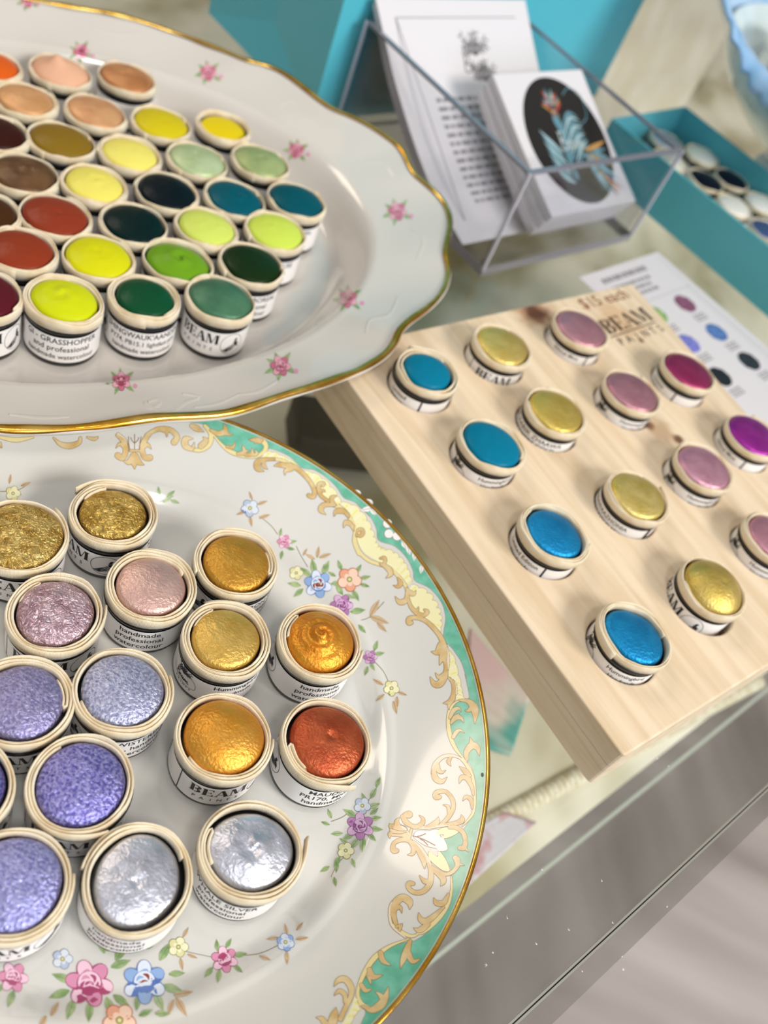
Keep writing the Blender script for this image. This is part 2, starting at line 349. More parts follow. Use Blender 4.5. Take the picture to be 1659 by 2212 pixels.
# analytic normals for body top
nt_=len(top)*128
for i in range(nt_):
    x_,y_,z_=mb.v[i]; r=math.hypot(x_-PC.x,y_-PC.y); e=3e-4; s_=(zp(r+e)-zp(max(0,r-e)))/(e+min(e,r)); d=Vector((-(x_-PC.x)/r*s_,-(y_-PC.y)/r*s_,1)).normalized(); mb.n[i]=tuple(d)
pt=Painter(mb,zplate)
# border boundary in photo coordinates -> strip out to the rim
bnd=[]
def addb(o,sc,pts): bnd.extend([(o[0]+a/sc,o[1]+b_/sc) for a,b_ in pts])
addb((440,900),4.608,[(-260,40),(-120,60),(0,80),(95,165),(190,270),(300,350),(420,400),(520,404),(600,380),(640,322),(720,335),(850,395),(925,460),(980,512),(1100,532),(1220,605),(1320,700),(1395,808),(1500,850),(1600,935),(1659,1000)])
addb((700,1020),4.609,[(330,320),(450,430),(520,560),(545,680),(700,735),(820,850),(885,980),(905,1080),(1050,1155),(1165,1290),(1210,1450),(1190,1655),(1280,1760),(1370,1900),(1420,2060)])
addb((780,1380),5.267,[(1180,400),(1215,560),(1225,680),(1120,697),(1030,770),(985,900),(982,1020),(1010,1150),(1080,1260),(1190,1385),(1250,1440),(1300,1600),(1313,1750),(1300,1900),(1250,2030)])
addb((780,1640),3.867,[(860,580),(800,622),(690,665),(722,752),(650,775),(735,890),(762,1000),(755,1150),(690,1300),(560,1440),(450,1515),(370,1530),(240,1575),(120,1690),(20,1850)])
addb((540,2000),4.608,[(1150,450),(1095,580),(1085,690),(1120,790),(1150,865),(1120,940),(1060,1080),(900,1300)])
def bworld(x,y,off):
    p,n=pt.P(x,y,off); return p
bs=crom(bnd,3)
vs=[];ns=[];K=8
pts3=[(bworld(x,y,0)) for x,y in bs]
def strip(p3,rout,L,mt,inner=0.):
    vs=[];ns=[]
    for p in p3:
        a=math.atan2(p.y-PC.y,p.x-PC.x); r0=math.hypot(p.x-PC.x,p.y-PC.y)-inner
        for j in range(K+1):
            r=r0+(rout-r0)*j/K; z=zp(r); e=3e-4; s_=(zp(r+e)-zp(r-e))/(2*e); n=Vector((-math.cos(a)*s_,-math.sin(a)*s_,1)).normalized()
            q=Vector((PC.x+r*math.cos(a),PC.y+r*math.sin(a),z))+n*2.2e-5*L; vs.append(q);ns.append(n)
    fs=[(i*(K+1)+j,i*(K+1)+j+1,(i+1)*(K+1)+j+1,(i+1)*(K+1)+j) for i in range(len(p3)-1) for j in range(K)]
    mb.add(vs,fs,mt,ns)
strip(pts3,PR-.0006,1.0,green)
pt.line([(x,y) for x,y in bnd],1.1,mat('painted_grey_outline','9A8F80',.2,coat=.5),1.6)
# yellow shell bands (inner edge = vine, outer edge = scalloped)
def shell(o,sc,inner,outer,nb):
    pt.at(o,sc); A=crom(inner,8);B=crom(outer,8)
    def samp(P,t):
        q=t*(len(P)-1); i=min(len(P)-2,int(q)); u=q-i; return (P[i][0]*(1-u)+P[i+1][0]*u,P[i][1]*(1-u)+P[i+1][1]*u)
    N=nb*8; vs=[]; ol=[]
    for i in range(N+1):
        t=i/N; a=samp(A,t); c=samp(B,t); k=.86+.14*abs(math.sin(PI*nb*t))**.6
        q=(a[0]+(c[0]-a[0])*k,a[1]+(c[1]-a[1])*k); vs+=[a,q]; ol.append(q)
    pt.shape(vs,[(2*i,2*i+1,2*i+3,2*i+2) for i in range(N)],decy,2.0)
    pt.line(ol,1.0,mat('painted_scallop_line','B9A874'),2.4)
    stripe=mat('painted_yellow_stripe','E9E07E',.2,coat=.5)
    for kx in range(nb*2):
        t=(kx+.5)/(nb*2); a=samp(A,t);c=samp(B,t)
        if kx%2: pt.stroke([(a[0]+(c[0]-a[0])*.2,a[1]+(c[1]-a[1])*.2,2*sc),(a[0]+(c[0]-a[0])*.8,a[1]+(c[1]-a[1])*.8,3.4*sc)],stripe,2.3,False,False)
        else: pt.stroke([(a[0]+(c[0]-a[0])*.15,a[1]+(c[1]-a[1])*.15,1*sc),(a[0]+(c[0]-a[0])*.8,a[1]+(c[1]-a[1])*.8,1.8*sc)],decw,2.35,False,False)
shell((440,900),4.608,[(560,420),(640,418),(760,425),(880,475),(930,520)],[(630,340),(700,350),(800,395),(900,450),(945,505)],5)
shell((440,900),4.608,[(985,545),(1060,640),(1120,740),(1200,830),(1320,890)],[(1000,535),(1110,560),(1230,640),(1330,760),(1375,860)],5)
shell((700,1020),4.609,[(160,330),(250,430),(310,560),(330,680),(400,800),(520,880),(560,900)],[(180,290),(330,340),(440,470),(500,600),(530,690),(560,740),(600,760)],9)
shell((700,1020),4.609,[(560,900),(660,950),(740,1030),(820,1130)],[(560,740),(720,800),(830,930),(880,1090)],7)
shell((700,1020),4.609,[(840,1170),(850,1290),(920,1400),(1000,1450),(1130,1580)],[(880,1110),(1050,1190),(1150,1340),(1180,1480),(1160,1600)],8)
shell((780,1380),5.267,[(965,130),(990,250),(995,420),(1040,520),(1070,620),(1080,690)],[(985,110),(1060,200),(1110,380),(1150,560),(1165,640),(1190,690)],7)
shell((540,2000),4.608,[(1040,700),(1010,800),(960,900),(900,1010)],[(1080,740),(1100,830),(1060,880),(1000,990)],4)
def S(o,sc,L):
    pt.at(o,sc)
    for it in L:
        if it[0]=='p': pt.stroke(it[1],decl,2.8)
        elif it[0]=='c': pt.stroke(it[1],dece,2.9)
        else: pt.stroke(it[1],decg,3.6)
G='g';Pp='p';Cc='c'
S((440,900),4.608,[(Pp,[(90,170,12),(170,270,25),(270,350,40),(400,390,40),(520,395,35),(600,350,40),(620,290,45),(580,240,50),(510,230,45),(450,230,5)]),
 (G,[(580,235,30),(520,235,42),(450,228,5)]),(G,[(560,250,40),(520,245,30),(510,272,3)]),(G,[(200,78,5),(215,140,55),(150,170,50),(70,135,25)]),(G,[(200,150,50),(240,175,30),(290,180,3)]),
 (G,[(230,300,25),(290,305,32),(312,255,3)]),(G,[(340,370,30),(405,355,45),(385,285,3)]),(G,[(405,350,35),(450,335,3)]),(G,[(420,385,30),(480,370,40),(480,315,3)]),(G,[(480,385,25),(530,370,30),(510,330,3)]),
 (G,[(600,545,3),(540,520,55),(535,460,60),(600,428,40),(700,425,25)]),(G,[(600,440,25),(598,490,42),(635,525,3)]),
 (Pp,[(640,425,30),(760,430,30),(880,480,35)]),(G,[(820,470,25),(900,500,45),(980,560,42),(1060,650,40),(1103,740,42),(1090,795,48),(1040,785,34),(1050,770,12)]),
 (G,[(860,495,50),(760,480,48),(700,492,3)]),(G,[(870,520,50),(815,540,34),(808,582,3)]),
 (G,[(1185,690,26),(1195,665,34),(1150,672,40),(1145,720,40),(1170,790,35),(1240,840,30)]),(G,[(1160,740,30),(1195,740,28),(1208,750,3)]),(G,[(1280,860,30),(1275,810,45),(1322,790,3)]),
 (G,[(1215,975,3),(1165,930,52),(1200,878,48),(1300,880,32)]),(Pp,[(1220,835,30),(1310,870,34),(1400,940,40),(1470,1030,40),(1508,1130,36),(1500,1250,34),(1545,1370,30)]),
 (G,[(1298,992,3),(1320,945,44),(1400,955,30),(1440,1000,20)]),(G,[(1392,1105,3),(1420,1055,44),(1490,1090,24)]),(G,[(1520,1180,20),(1560,1190,30),(1585,1155,42),(1560,1125,30)])])
S((700,1020),4.609,[(Pp,[(-10,330,26),(70,325,32),(150,350,34),(230,420,34),(290,510,32),(312,600,28),(310,680,34),(350,790,36),(440,875,36),(540,915,34),(610,935,28)]),
 (G,[(250,440,15),(190,385,42),(130,385,40),(98,438,3)]),(G,[(295,580,15),(262,515,40),(215,500,42),(193,550,3)]),(G,[(322,640,12),(340,575,26),(380,580,44),(372,615,28)]),(G,[(120,330,10),(82,290,35),(75,250,32),(122,235,3)]),
 (G,[(560,925,12),(605,900,30),(600,855,38),(560,860,20)]),(G,[(560,910,20),(640,960,52),(665,1015,45),(618,1055,3)]),(Pp,[(600,925,28),(680,975,34),(750,1050,34),(810,1130,32),(835,1210,30)]),
 (G,[(735,1055,15),(760,1105,48),(735,1140,34),(690,1128,3)]),(G,[(820,1150,10),(850,1195,45),(890,1213,42),(914,1180,3)]),(G,[(830,1180,30),(820,1270,48),(755,1295,52),(708,1240,3)]),
 (G,[(838,1240,20),(860,1330,36),(920,1400,42),(990,1425,40),(1030,1390,38),(1000,1372,22)]),(G,[(900,1380,20),(930,1370,30),(940,1340,3)]),
 (G,[(872,1500,34),(845,1500,52),(850,1458,46),(920,1450,40),(1000,1475,40),(1080,1540,44),(1150,1625,46),(1185,1700,54),(1205,1790,50),(1195,1870,44)]),
 (Cc,[(1195,1690,30),(1230,1790,26),(1235,1900,30),(1215,2000,26)]),(G,[(1160,1720,55),(1130,1795,55),(1068,1788,3)]),(G,[(1180,1800,60),(1170,1860,45),(1150,1922,3)]),(G,[(1200,1860,30),(1215,1950,36),(1200,2040,56),(1150,2110,68),(1095,2105,55),(1058,2040,3)]),(G,[(1190,2010,30),(1145,2045,38),(1110,2000,3)]),
 (Cc,[(1250,2050,16),(1300,2110,34),(1310,2200,40)])])
S((780,1380),5.267,[(G,[(990,440,14),(1050,510,40),(1055,620,46),(1020,710,60),(935,735,3)]),(G,[(1030,700,50),(1000,760,30),(1002,805,3)]),
 (Pp,[(1160,703,12),(1080,720,18),(1015,800,34),(992,930,40),(1010,1090,46),(1060,1220,40),(1120,1310,26),(1190,1385,8)]),
 (G,[(1120,700,15),(1220,712,50),(1285,780,88),(1300,860,66),(1292,968,3)]),(G,[(1260,790,60),(1220,820,30),(1182,818,3)]),(G,[(1010,900,30),(1055,815,48),(1110,792,30),(1137,830,3)]),(G,[(1025,960,25),(1080,895,60),(1140,903,36),(1167,952,3)]),(G,[(1075,890,40),(1118,850,3)]),
 (G,[(1050,1120,40),(1085,1062,42),(1130,1040,26),(1175,1070,3)]),(G,[(1205,1370,40),(1200,1290,60),(1262,1215,78),(1325,1245,56),(1345,1330,3)]),(G,[(1262,1200,60),(1240,1120,3)]),
 (Cc,[(1200,1395,14),(1050,1330,28),(930,1345,40),(845,1430,50),(815,1530,40)]),(G,[(870,1410,15),(830,1500,50),(850,1590,66),(920,1625,48),(978,1575,3)]),(G,[(880,1440,30),(880,1495,50),(920,1520,30),(962,1498,3)]),(G,[(1020,1350,30),(995,1400,40),(1022,1447,3)]),
 (Pp,[(1110,1345,18),(1190,1420,34),(1250,1530,46),(1285,1680,36),(1293,1800,26),(1290,1900,28),(1260,2010,28),(1150,2135,8)]),(G,[(1240,1560,30),(1190,1510,60),(1118,1455,3)]),(G,[(1240,1600,40),(1150,1575,55),(1118,1645,3)]),(G,[(1200,1580,50),(1260,1680,40),(1277,1780,20)]),(G,[(1265,1930,20),(1250,1830,44),(1195,1800,40),(1158,1845,3)]),
 (G,[(890,1800,50),(850,1800,60),(860,1750,50),(960,1738,42),(1040,1830,46),(1045,1940,46),(970,2060,44),(890,2120,15)]),(G,[(1000,1990,30),(990,1910,34),(935,1890,3)]),
 (G,[(545,2000,80),(495,2010,46),(510,2070,42),(600,2140,46),(690,2110,50),(705,2050,36),(662,2010,3)]),(Cc,[(560,2130,30),(720,2150,36),(880,2130,34),(1100,2100,30),(1160,2090,20)]),(G,[(880,2030,3),(860,2090,60),(790,2125,40),(720,2145,8)]),(G,[(1142,2005,3),(1150,2060,58),(1090,2095,50),(950,2110,16)])])
pt.at((780,1640),3.867)
pt.poly([(560,600),(640,590),(665,650),(690,660),(722,752),(650,768),(630,745),(560,730),(500,700),(440,650),(470,600)],decw,2.2)
pt.poly([(625,620),(665,580),(740,570),(815,605),(745,650),(682,662),(690,632),(640,628)],decy,2.6)
pt.poly([(570,772),(638,815),(650,768),(705,835),(740,930),(690,932),(620,885),(568,830)],decy,2.6)
S((780,1640),3.867,[(Cc,[(390,640,50),(330,600,90),(260,590,40)]),(G,[(390,620,16),(330,585,34),(298,530,40),(318,490,3)]),(G,[(385,630,16),(310,590,40),(255,560,48),(240,540,3)]),(G,[(380,645,16),(300,625,40),(245,625,40),(240,662,3)]),(G,[(420,590,20),(402,665,22)]),
 (G,[(345,480,30),(375,535,30),(440,560,30),(500,565,20)]),(G,[(740,570,30),(800,575,36),(855,620,36),(872,690,36),(858,740,42),(825,742,34)]),(G,[(860,735,30),(900,775,3)]),
 (G,[(590,900,28),(640,940,42),(700,962,30),(760,945,30),(805,890,36),(800,840,50),(785,825,40)]),(G,[(810,875,30),(862,888,3)]),(G,[(610,930,30),(680,990,50),(685,1030,40),(665,1060,3)]),
 (G,[(300,765,34),(270,760,46),(275,705,32),(330,675,34),(400,680,36),(440,740,38),(430,790,32),(390,800,3)]),(Cc,[(430,685,20),(500,750,30),(560,850,34),(585,930,30)]),(G,[(450,710,20),(490,780,42),(525,850,44),(530,915,3)]),
 (G,[(560,870,20),(585,950,40),(575,1040,46),(520,1105,42),(450,1115,38),(400,1080,36),(400,1040,40),(435,1040,34)]),(G,[(570,1020,30),(530,1020,40),(488,972,3)]),
 (Cc,[(330,1150,30),(262,1210,34),(240,1300,24),(265,1400,20),(370,1490,12)]),(G,[(405,1255,3),(405,1195,58),(350,1158,60),(290,1200,60),(270,1290,46),(290,1370,34)]),(G,[(275,1260,30),(325,1235,32),(340,1285,3)]),(Pp,[(280,1380,30),(330,1440,32),(420,1480,26),(480,1460,12)]),(G,[(300,1400,30),(345,1375,3)]),(G,[(320,1430,26),(335,1390,22)]),
 (Pp,[(752,980,10),(755,1100,20),(720,1220,36),(640,1330,50),(530,1430,44),(470,1460,16)]),(G,[(730,1130,20),(690,1200,46),(630,1200,44),(608,1160,3)]),(G,[(690,1240,20),(560,1350,52),(500,1340,46),(482,1285,3)]),(G,[(560,1380,40),(490,1430,46),(440,1412,3)]),
 (G,[(410,1520,30),(382,1600,56),(350,1680,44),(330,1748,3)]),(G,[(390,1610,46),(430,1690,42),(497,1668,3)])])
pt.at((780,1640),3.867)
vn=mat('painted_brown_vein','8A5A34',.2,coat=.5)
for q in ([(430,640),(520,670),(620,722)],[(450,650),(500,640),(540,622)],[(490,665),(530,690),(560,722)]): pt.line(q,2.2,vn,4)
for q in ([(255,580),(320,600),(385,600)],[(260,620),(330,625),(380,610)],[(385,600),(380,570),(330,545)]): pt.line(q,1.2,deco,4)
S((540,2000),4.608,[(Pp,[(1590,130,10),(1400,200,28),(1250,310,50),(1150,450,46),(1085,600,34),(1075,700,36),(1120,790,46),(1210,838,56)]),(G,[(1120,800,20),(1210,838,60),(1300,790,84),(1350,710,60),(1378,608,3)]),(G,[(1320,720,60),(1285,680,30),(1248,662,3)]),
 (G,[(1300,270,50),(1325,350,50),(1402,395,3)]),(G,[(1190,440,50),(1225,510,60),(1320,492,3)]),(G,[(1180,490,50),(1205,588,3)]),(G,[(1110,590,40),(1150,645,44),(1212,630,3)]),
 (G,[(835,605,3),(880,545,50),(950,535,64),(1005,610,62),(1005,700,50),(960,800,46),(900,930,50)]),(G,[(838,695,3),(890,650,44),(945,690,46),(945,760,30)]),(G,[(658,915,3),(720,930,52),(760,1000,60)]),(G,[(858,815,3),(840,890,76),(810,1000,90)])])
S((0,920),3.456,[(Cc,[(880,60,20),(930,110,30),(945,180,30)]),(G,[(870,70,15),(925,120,36),(938,190,38),(915,240,40),(880,222,46)]),(G,[(925,160,24),(895,135,24),(865,165,3)]),(G,[(1130,50,20),(1085,100,38),(1060,170,38),(1080,235,38),(1118,238,46)]),(G,[(1065,170,20),(1100,140,28),(1128,172,3)]),
 (G,[(972,186,16),(1042,186,16)]),(G,[(1003,205,20),(1002,262,54),(1005,322,3)]),(G,[(985,215,20),(965,270,42),(922,262,3)]),(G,[(1020,215,20),(1035,270,42),(1075,292,3)]),
 (G,[(1090,70,20),(1180,25,34),(1270,30,36),(1322,80,38),(1300,122,46)]),(G,[(1190,30,20),(1240,40,30),(1245,82,3)]),
 (G,[(1440,95,3),(1385,100,46),(1385,150,46),(1430,175,30)]),(Pp,[(1420,172,20),(1490,182,30),(1560,140,36),(1575,60,34),(1530,0,26)]),(G,[(1440,165,26),(1450,125,3)]),(G,[(1500,150,44),(1540,110,36),(1515,85,3)]),(G,[(1430,0,30),(1470,20,44),(1520,45,3)]),
 (G,[(400,90,10),(450,135,32),(520,150,44),(590,125,32),(600,90,20)]),(G,[(650,85,10),(700,98,26),(730,85,10)]),(Pp,[(0,85,20),(120,105,34),(250,85,10)]),(G,[(0,130,20),(10,160,10)])])
pt.at((0,920),3.456)
for q in ([(1005,60),(1005,120),(1005,175)],[(1005,130),(985,110),(975,85)],[(1005,130),(1030,105),(1035,85)],[(960,80),(960,130),(970,180)],[(1055,80),(1045,130),(1042,180)]): pt.line(q,1.4,vn,4)
# flower sprays
pt.at((0,0),1.)
LV=[(680,1240,34,-100),(672,1245,30,-140),(698,1240,32,-65),(650,1265,30,-170),(655,1272,28,140),(715,1262,26,-10),(738,1232,24,-110),(725,1245,20,-150),(770,1238,22,-60),(778,1250,24,-12),(778,1262,22,15),(762,1275,28,60),(740,1285,30,-120),(745,1285,24,20),(757,1322,34,-8),(775,1350,24,50),(700,1245,26,-90),
 (605,1158,18,-80),(622,1172,20,-10),(620,1184,18,10),(610,1190,20,100),(808,1406,24,-70),(808,1415,24,-12),(800,1432,20,60),(795,1440,22,110),
 (770,1765,34,-150),(765,1800,30,150),(752,1822,22,-150),(800,1770,26,-10),(800,1790,28,5),(795,1800,26,45),(785,1808,34,95),(775,1812,30,130),(800,1760,24,-40),(790,1735,24,-110),(800,1725,28,-60),(812,1700,24,-65),(796,1745,28,-20),(740,1800,26,175),(712,1782,20,-160),(716,1768,22,-110),(735,1850,28,120),(728,1862,24,95),(712,1872,24,150),(722,1895,22,80),(760,1855,22,70),
 (470,2055,26,-95),(488,2048,24,-60),(505,2065,30,-10),(505,2085,26,40),(475,2095,30,100),(460,2090,30,130),
 (235,2055,44,-130),(225,2060,50,-100),(250,2075,50,-60),(240,2090,46,-20),(155,2120,46,-160),(150,2140,48,160),(160,2160,46,110),(195,2165,44,95),(230,2155,48,70),(245,2150,44,35),(345,2075,44,-60),(365,2105,36,-5),(350,2130,48,15),(335,2145,44,65),(300,2150,36,100),(360,2050,30,-20),(300,2195,34,-25),(335,2190,34,0),(30,2140,40,110),(10,2130,40,160),(310,2050,34,-30),
 (352,1085,22,-30),(360,1075,24,-40),(368,1080,22,20),(345,1070,20,-100)]
for x_,y_,l,a in LV: pt.leaf(x_,y_,l,a)
for x_,y_,l,a in [(685,1205,26,-80),(690,1205,28,-20),(680,1208,24,-150),(800,1330,40,-60),(800,1332,44,20),(815,1345,30,45),(545,1080,20,-110),(556,1090,24,-20),(530,1105,22,160),(540,1115,24,80),(860,1495,22,20),(858,1505,26,90),(830,1500,24,140),(828,1480,26,-150),(850,1515,30,75),(640,1245,22,-110),(655,1200,18,-60),(600,2025,26,170),(640,2030,28,-10),(620,2055,30,90),(620,2020,26,-100),(640,2010,24,-50),(560,2065,28,20),(395,2025,26,-60),(405,2062,24,20),(390,2070,28,80),(375,2150,44,-10),(380,2155,48,60),(375,2160,36,110),(110,2195,36,-60),(100,2195,36,120),(20,1045,22,-80),(45,1050,24,-20),(30,1060,20,30),(560,1120,26,-20)]: pt.leaf(x_,y_,l,a,.34,tan)
for q in ([(560,1115),(585,1135),(600,1155)],[(808,1428),(828,1450),(840,1475)],[(510,2065),(560,2060),(605,2040)],[(400,2055),(430,2062),(460,2068)],[(640,1180),(650,1200),(665,1225)],[(780,1340),(800,1332),(830,1300)],[(55,1050),(35,1060),(0,1062)],[(330,1090),(350,1082),(375,1072)],[(760,1750),(740,1765),(715,1775)],[(745,1850),(728,1868),(715,1895)],[(790,1740),(805,1715),(818,1695)]): pt.line(q,1.3,mat('painted_stem','8F8560'),3.5)
pt.rose(687,1262,29,'blue',.3,6,'rust'); pt.five(755,1252,26,'orange',.2); pt.rose(738,1308,24,'purple'); pt.rose(614,1170,15,'pink'); pt.five(540,1098,19,'paleblue',.4); pt.five(640,1238,15,'yellow'); pt.five(846,1487,17,'yellow',.3); pt.rose(800,1420,15,'purple')
pt.rose(778,1785,29,'purple',.5); pt.five(783,1741,18,'paleblue',.2); pt.five(747,1838,18,'yellow',.1); pt.rose(485,2073,28,'pink',.3); pt.five(617,2036,19,'blue',.3,n=6); pt.five(385,2046,22,'yellow'); pt.five(135,2072,22,'paleblue')
pt.rose(193,2125,50,'pink',.2,7); pt.rose(312,2122,46,'blue',.5,7,'rust'); pt.five(258,2205,36,'orange',.3,7); pt.rose(28,2112,32,'pink',.1,7); pt.five(28,1066,16,'yellow')
# white blossoms in the green border
for x_,y_,l,a in [(806,1088,20,-150),(803,1098,24,170),(812,1112,22,-130),(868,1168,22,60),(880,1178,22,75),(896,1190,22,95),(912,1220,20,100),(780,1068,20,-150)]: pt.leaf(x_,y_,l,a,.5,FL['white'][0],deco,3)
for x_,y_ in ((837,1131),(840,1153),(858,1158)): pt.disc(x_,y_,10.5,deco,3); pt.disc(x_,y_,9.6,FL['white'][0],3.3)
pt.disc(850,1144,5,green,3.6)
pt.disc(1042,1674,3.2,speck,5,1.4)
o=mb.build('plate_body',plate); o.matrix_parent_inverse=Matrix.Translation((-PC.x,-PC.y,0))
b=MB(); prof=[]
for k in range(9):
    a=PI*(-.35+1.5*k/8); prof.append((PR+.0001+.00055*math.cos(a),.0179+.0005*math.sin(a)))
b.lathe(prof,goldm,192,(0,0)); b.v=[(x_+PC.x,y_+PC.y,z_) for x_,y_,z_ in b.v]
o=b.build('gold_rim',plate); o.matrix_parent_inverse=Matrix.Translation((-PC.x,-PC.y,0))

# ------------------------------------------------------------------ oval platter
OC=Vector((-.14255,.23391)); A1=Vector((-.6975,-.71658)); A2=Vector((-.71658,.6975)); SA,SB=.1416,.1092
cont=[(400,73),(481,106),(530,130),(575,142),(615,158),(660,187),(721,232),(765,252),(807,277),(840,300),(864,317),(880,340),(888,358),(903,378),(925,395),(950,418),(965,439),(974,462),(976,488),(970,520),(967,549),(972,570),(974,590),(968,615),(957,635),(940,655),(917,675),(890,695),(868,716),(862,730),(856,744),(838,765),(807,785),(775,802),(746,814),(685,838),(603,862),(502,891),(420,901),(337,908),(265,918),(193,925),(100,928),(0,929)]
ZR=.028
seg=360; Rth=[0]*seg
meas=[]
for x_,y_ in crom(cont,4):
    q=W(x_,y_,ZR); d=Vector((q.x,q.y))-OC; meas.append((math.atan2(d.y,d.x)%(2*PI),d.length))
def ell(a):
    c,s_=math.cos(a),math.sin(a); d1=(c*A1.x+s_*A1.y)/SA; d2=(c*A2.x+s_*A2.y)/SB
    return 1/math.hypot(d1,d2)
meas.sort()
for i in range(seg):
    a=2*PI*i/seg; base=ell(a)*(1+.012*math.sin(a*14)+.008*math.sin(a*28+1))
    # nearest measured bracket
    lo=[m_ for m_ in meas if m_[0]<=a and a-m_[0]<.12]; hi=[m_ for m_ in meas if m_[0]>=a and m_[0]-a<.12]
    if lo and hi:
        l_,h_=lo[-1],hi[0]; t=(a-l_[0])/max(1e-6,h_[0]-l_[0]); base=l_[1]+(h_[1]-l_[1])*t
    Rth[i]=base if (lo and hi) else None
ratio=[None if r is None else r/ell(2*PI*i/seg) for i,r in enumerate(Rth)]
known=[i for i in range(seg) if ratio[i] is not None]
for i in range(seg):
    if ratio[i] is None:
        a=next(k for k in range(1,seg) if ratio[(i-k)%seg] is not None and Rth[(i-k)%seg] is not None); c=next(k for k in range(1,seg) if ratio[(i+k)%seg] is not None and Rth[(i+k)%seg] is not None)
        t=sm(a/(a+c)); ra_=ratio[(i-a)%seg]*(1-t)+ratio[(i+c)%seg]*t; Rth[i]=None; MATS.setdefault('_r',{})[i]=ra_*ell(2*PI*i/seg)
for i,v_ in MATS.pop('_r',{}).items(): Rth[i]=v_
Rth=[(Rth[i-1]+Rth[i]*2+Rth[(i+1)%seg])/4 for i in range(seg)]
for _ in range(2): pass
def Rof(a):
    q=(a%(2*PI))/(2*PI)*seg; i=int(q)%seg; u=q-int(q); return Rth[i]*(1-u)+Rth[(i+1)%seg]*u
RS=[]  # smooth inner radius so the well stays a clean oval
def zt(t):
    if t<.70: return .0072
    if t<.805: return .0072+.0144*sm((t-.70)/.105)
    return .0216+(ZR-.0216)*((t-.805)/.195)**1.15
def tof(x,y):
    d=Vector((x,y))-OC; a=math.atan2(d.y,d.x); L=d.length
    e_=ell(a); R_=Rof(a)
    # blend: inside follow the oval, at the rim the scalloped outline
    t0=L/e_
    k=sm((t0-.75)/.25); return L/(e_*(1-k)+R_*k),a
def zplat(x,y):
    t,a=tof(x,y); fl=.0005*math.sin(a*14)*sm((t-.78)/.15)*(1 if t<1 else 1)
    return zt(min(t,1.02))+fl
platter=empty('serving_platter',(OC.x,OC.y,0)); tag(platter,'oval white porcelain platter with scalloped gold rim and small scattered roses','platter')
mb=MB(); NR=70; vs=[];ns=[]
rings=[.001]+[i/NR for i in range(1,NR+1)]
for t in rings:
    for i in range(seg):
        a=2*PI*i/seg
        # invert tof: find L with tof=t
        e_=ell(a);R_=Rof(a);L=t*e_
        for _ in range(6):
            k=sm((L/e_-.75)/.25); L=t*(e_*(1-k)+R_*k)
        x_,y_=OC.x+L*math.cos(a),OC.y+L*math.sin(a); vs.append((x_,y_,zplat(x_,y_)))
fs=[(i*seg+k,i*seg+(k+1)%seg,(i+1)*seg+(k+1)%seg,(i+1)*seg+k) for i in range(NR) for k in range(seg)]
o0=len(vs)
# underside
und=[(1.004,-.0006),(1.002,-.0016)]+[(t,-.0023) for t in (.97,.92,.86,.8,.75,.7,.66)]
ul=[]
for t,dz in und:
    for i in range(seg):
        a=2*PI*i/seg; e_=ell(a);R_=Rof(a); k=sm((t-.75)/.25); L=t*(e_*(1-k)+R_*k); x_,y_=OC.x+L*math.cos(a),OC.y+L*math.sin(a)
        vs.append((x_,y_,zt(min(t,1))+.0005*math.sin(a*14)*sm((t-.78)/.15)+dz))
for t,z_ in ((.62,.0045),(.60,0.0),(.585,0.0),(.575,.0045),(.001,.0045)):
    for i in range(seg): a=2*PI*i/seg; L=t*ell(a); vs.append((OC.x+L*math.cos(a),OC.y+L*math.sin(a),z_))
nr=len(rings)+len(und)+5
fs=[(i*seg+k,i*seg+(k+1)%seg,(i+1)*seg+(k+1)%seg,(i+1)*seg+k) for i in range(nr-1) for k in range(seg)]
mb.add(vs,fs,china)
pt=Painter(mb,zplat); pt.scan=True; pt.at((0,0),1.)
for x_,y_,r,a in ((175,112,17,0),(450,157,18,.4),(640,325,17,.8),(858,457,20,.2),(752,645,20,.6),(606,791,22,.1),(262,824,20,.5),(60,2,15,.3)):
    for j,(da,l) in enumerate(((-60,1.7),(20,1.8),(95,1.6),(150,1.7),(205,1.5),(-115,1.5))):
        aa=math.radians(da+a*40); pt.leaf(x_+.5*r*math.cos(aa),y_+.4*r*math.sin(aa),l*r*.75,da+a*40,.4,None,None,3)
    pt.rose(x_,y_,r,'rose',a,5); pt.disc(x_+1.5*r,y_+.5*r,.24*r,FL['pink'][0],4)
# raised scroll relief under the glaze
def relief(pts):
    v,f=stroke2d(pts,0,5); n=len(v)
    pr=[pt.P(x_,y_,0) for x_,y_ in v]; mid=[]
    p=crom(pts,5); cen=[pt.P(a_,b_,.0002) for a_,b_,_ in p]
    V=[];N=[]
    for i in range(len(p)):
        V+=[pr[2*i][0],cen[i][0],pr[2*i+1][0]]
    mb.add(V,[(3*i+j,3*i+j+1,3*i+3+j+1,3*i+3+j) for i in range(len(p)-1) for j in (0,1)],china)
for q in ([(320,868,6),(340,862,10),(345,872,10),(325,882,8),(312,872,8)],[(312,868,4),(360,895,9),(400,870,10),(430,858,8),(395,850,6)],[(420,880,4),(470,872,8),(520,850,6)],[(520,852,4),(560,845,9),(600,822,6)],[(150,900,4),(90,902,9),(20,895,5)],[(860,640,4),(840,680,9),(800,690,6),(790,720,5)],[(900,560,4),(915,520,9),(890,500,6)],[(850,380,4),(830,350,9),(790,350,5)],[(600,230,4),(630,215,8),(660,240,5)],[(200,60,4),(260,75,8),(300,70,5)]): relief(q)
o=mb.build('platter_body',platter); o.matrix_parent_inverse=Matrix.Translation((-OC.x,-OC.y,0))
b=MB(); vs=[]; G_=10
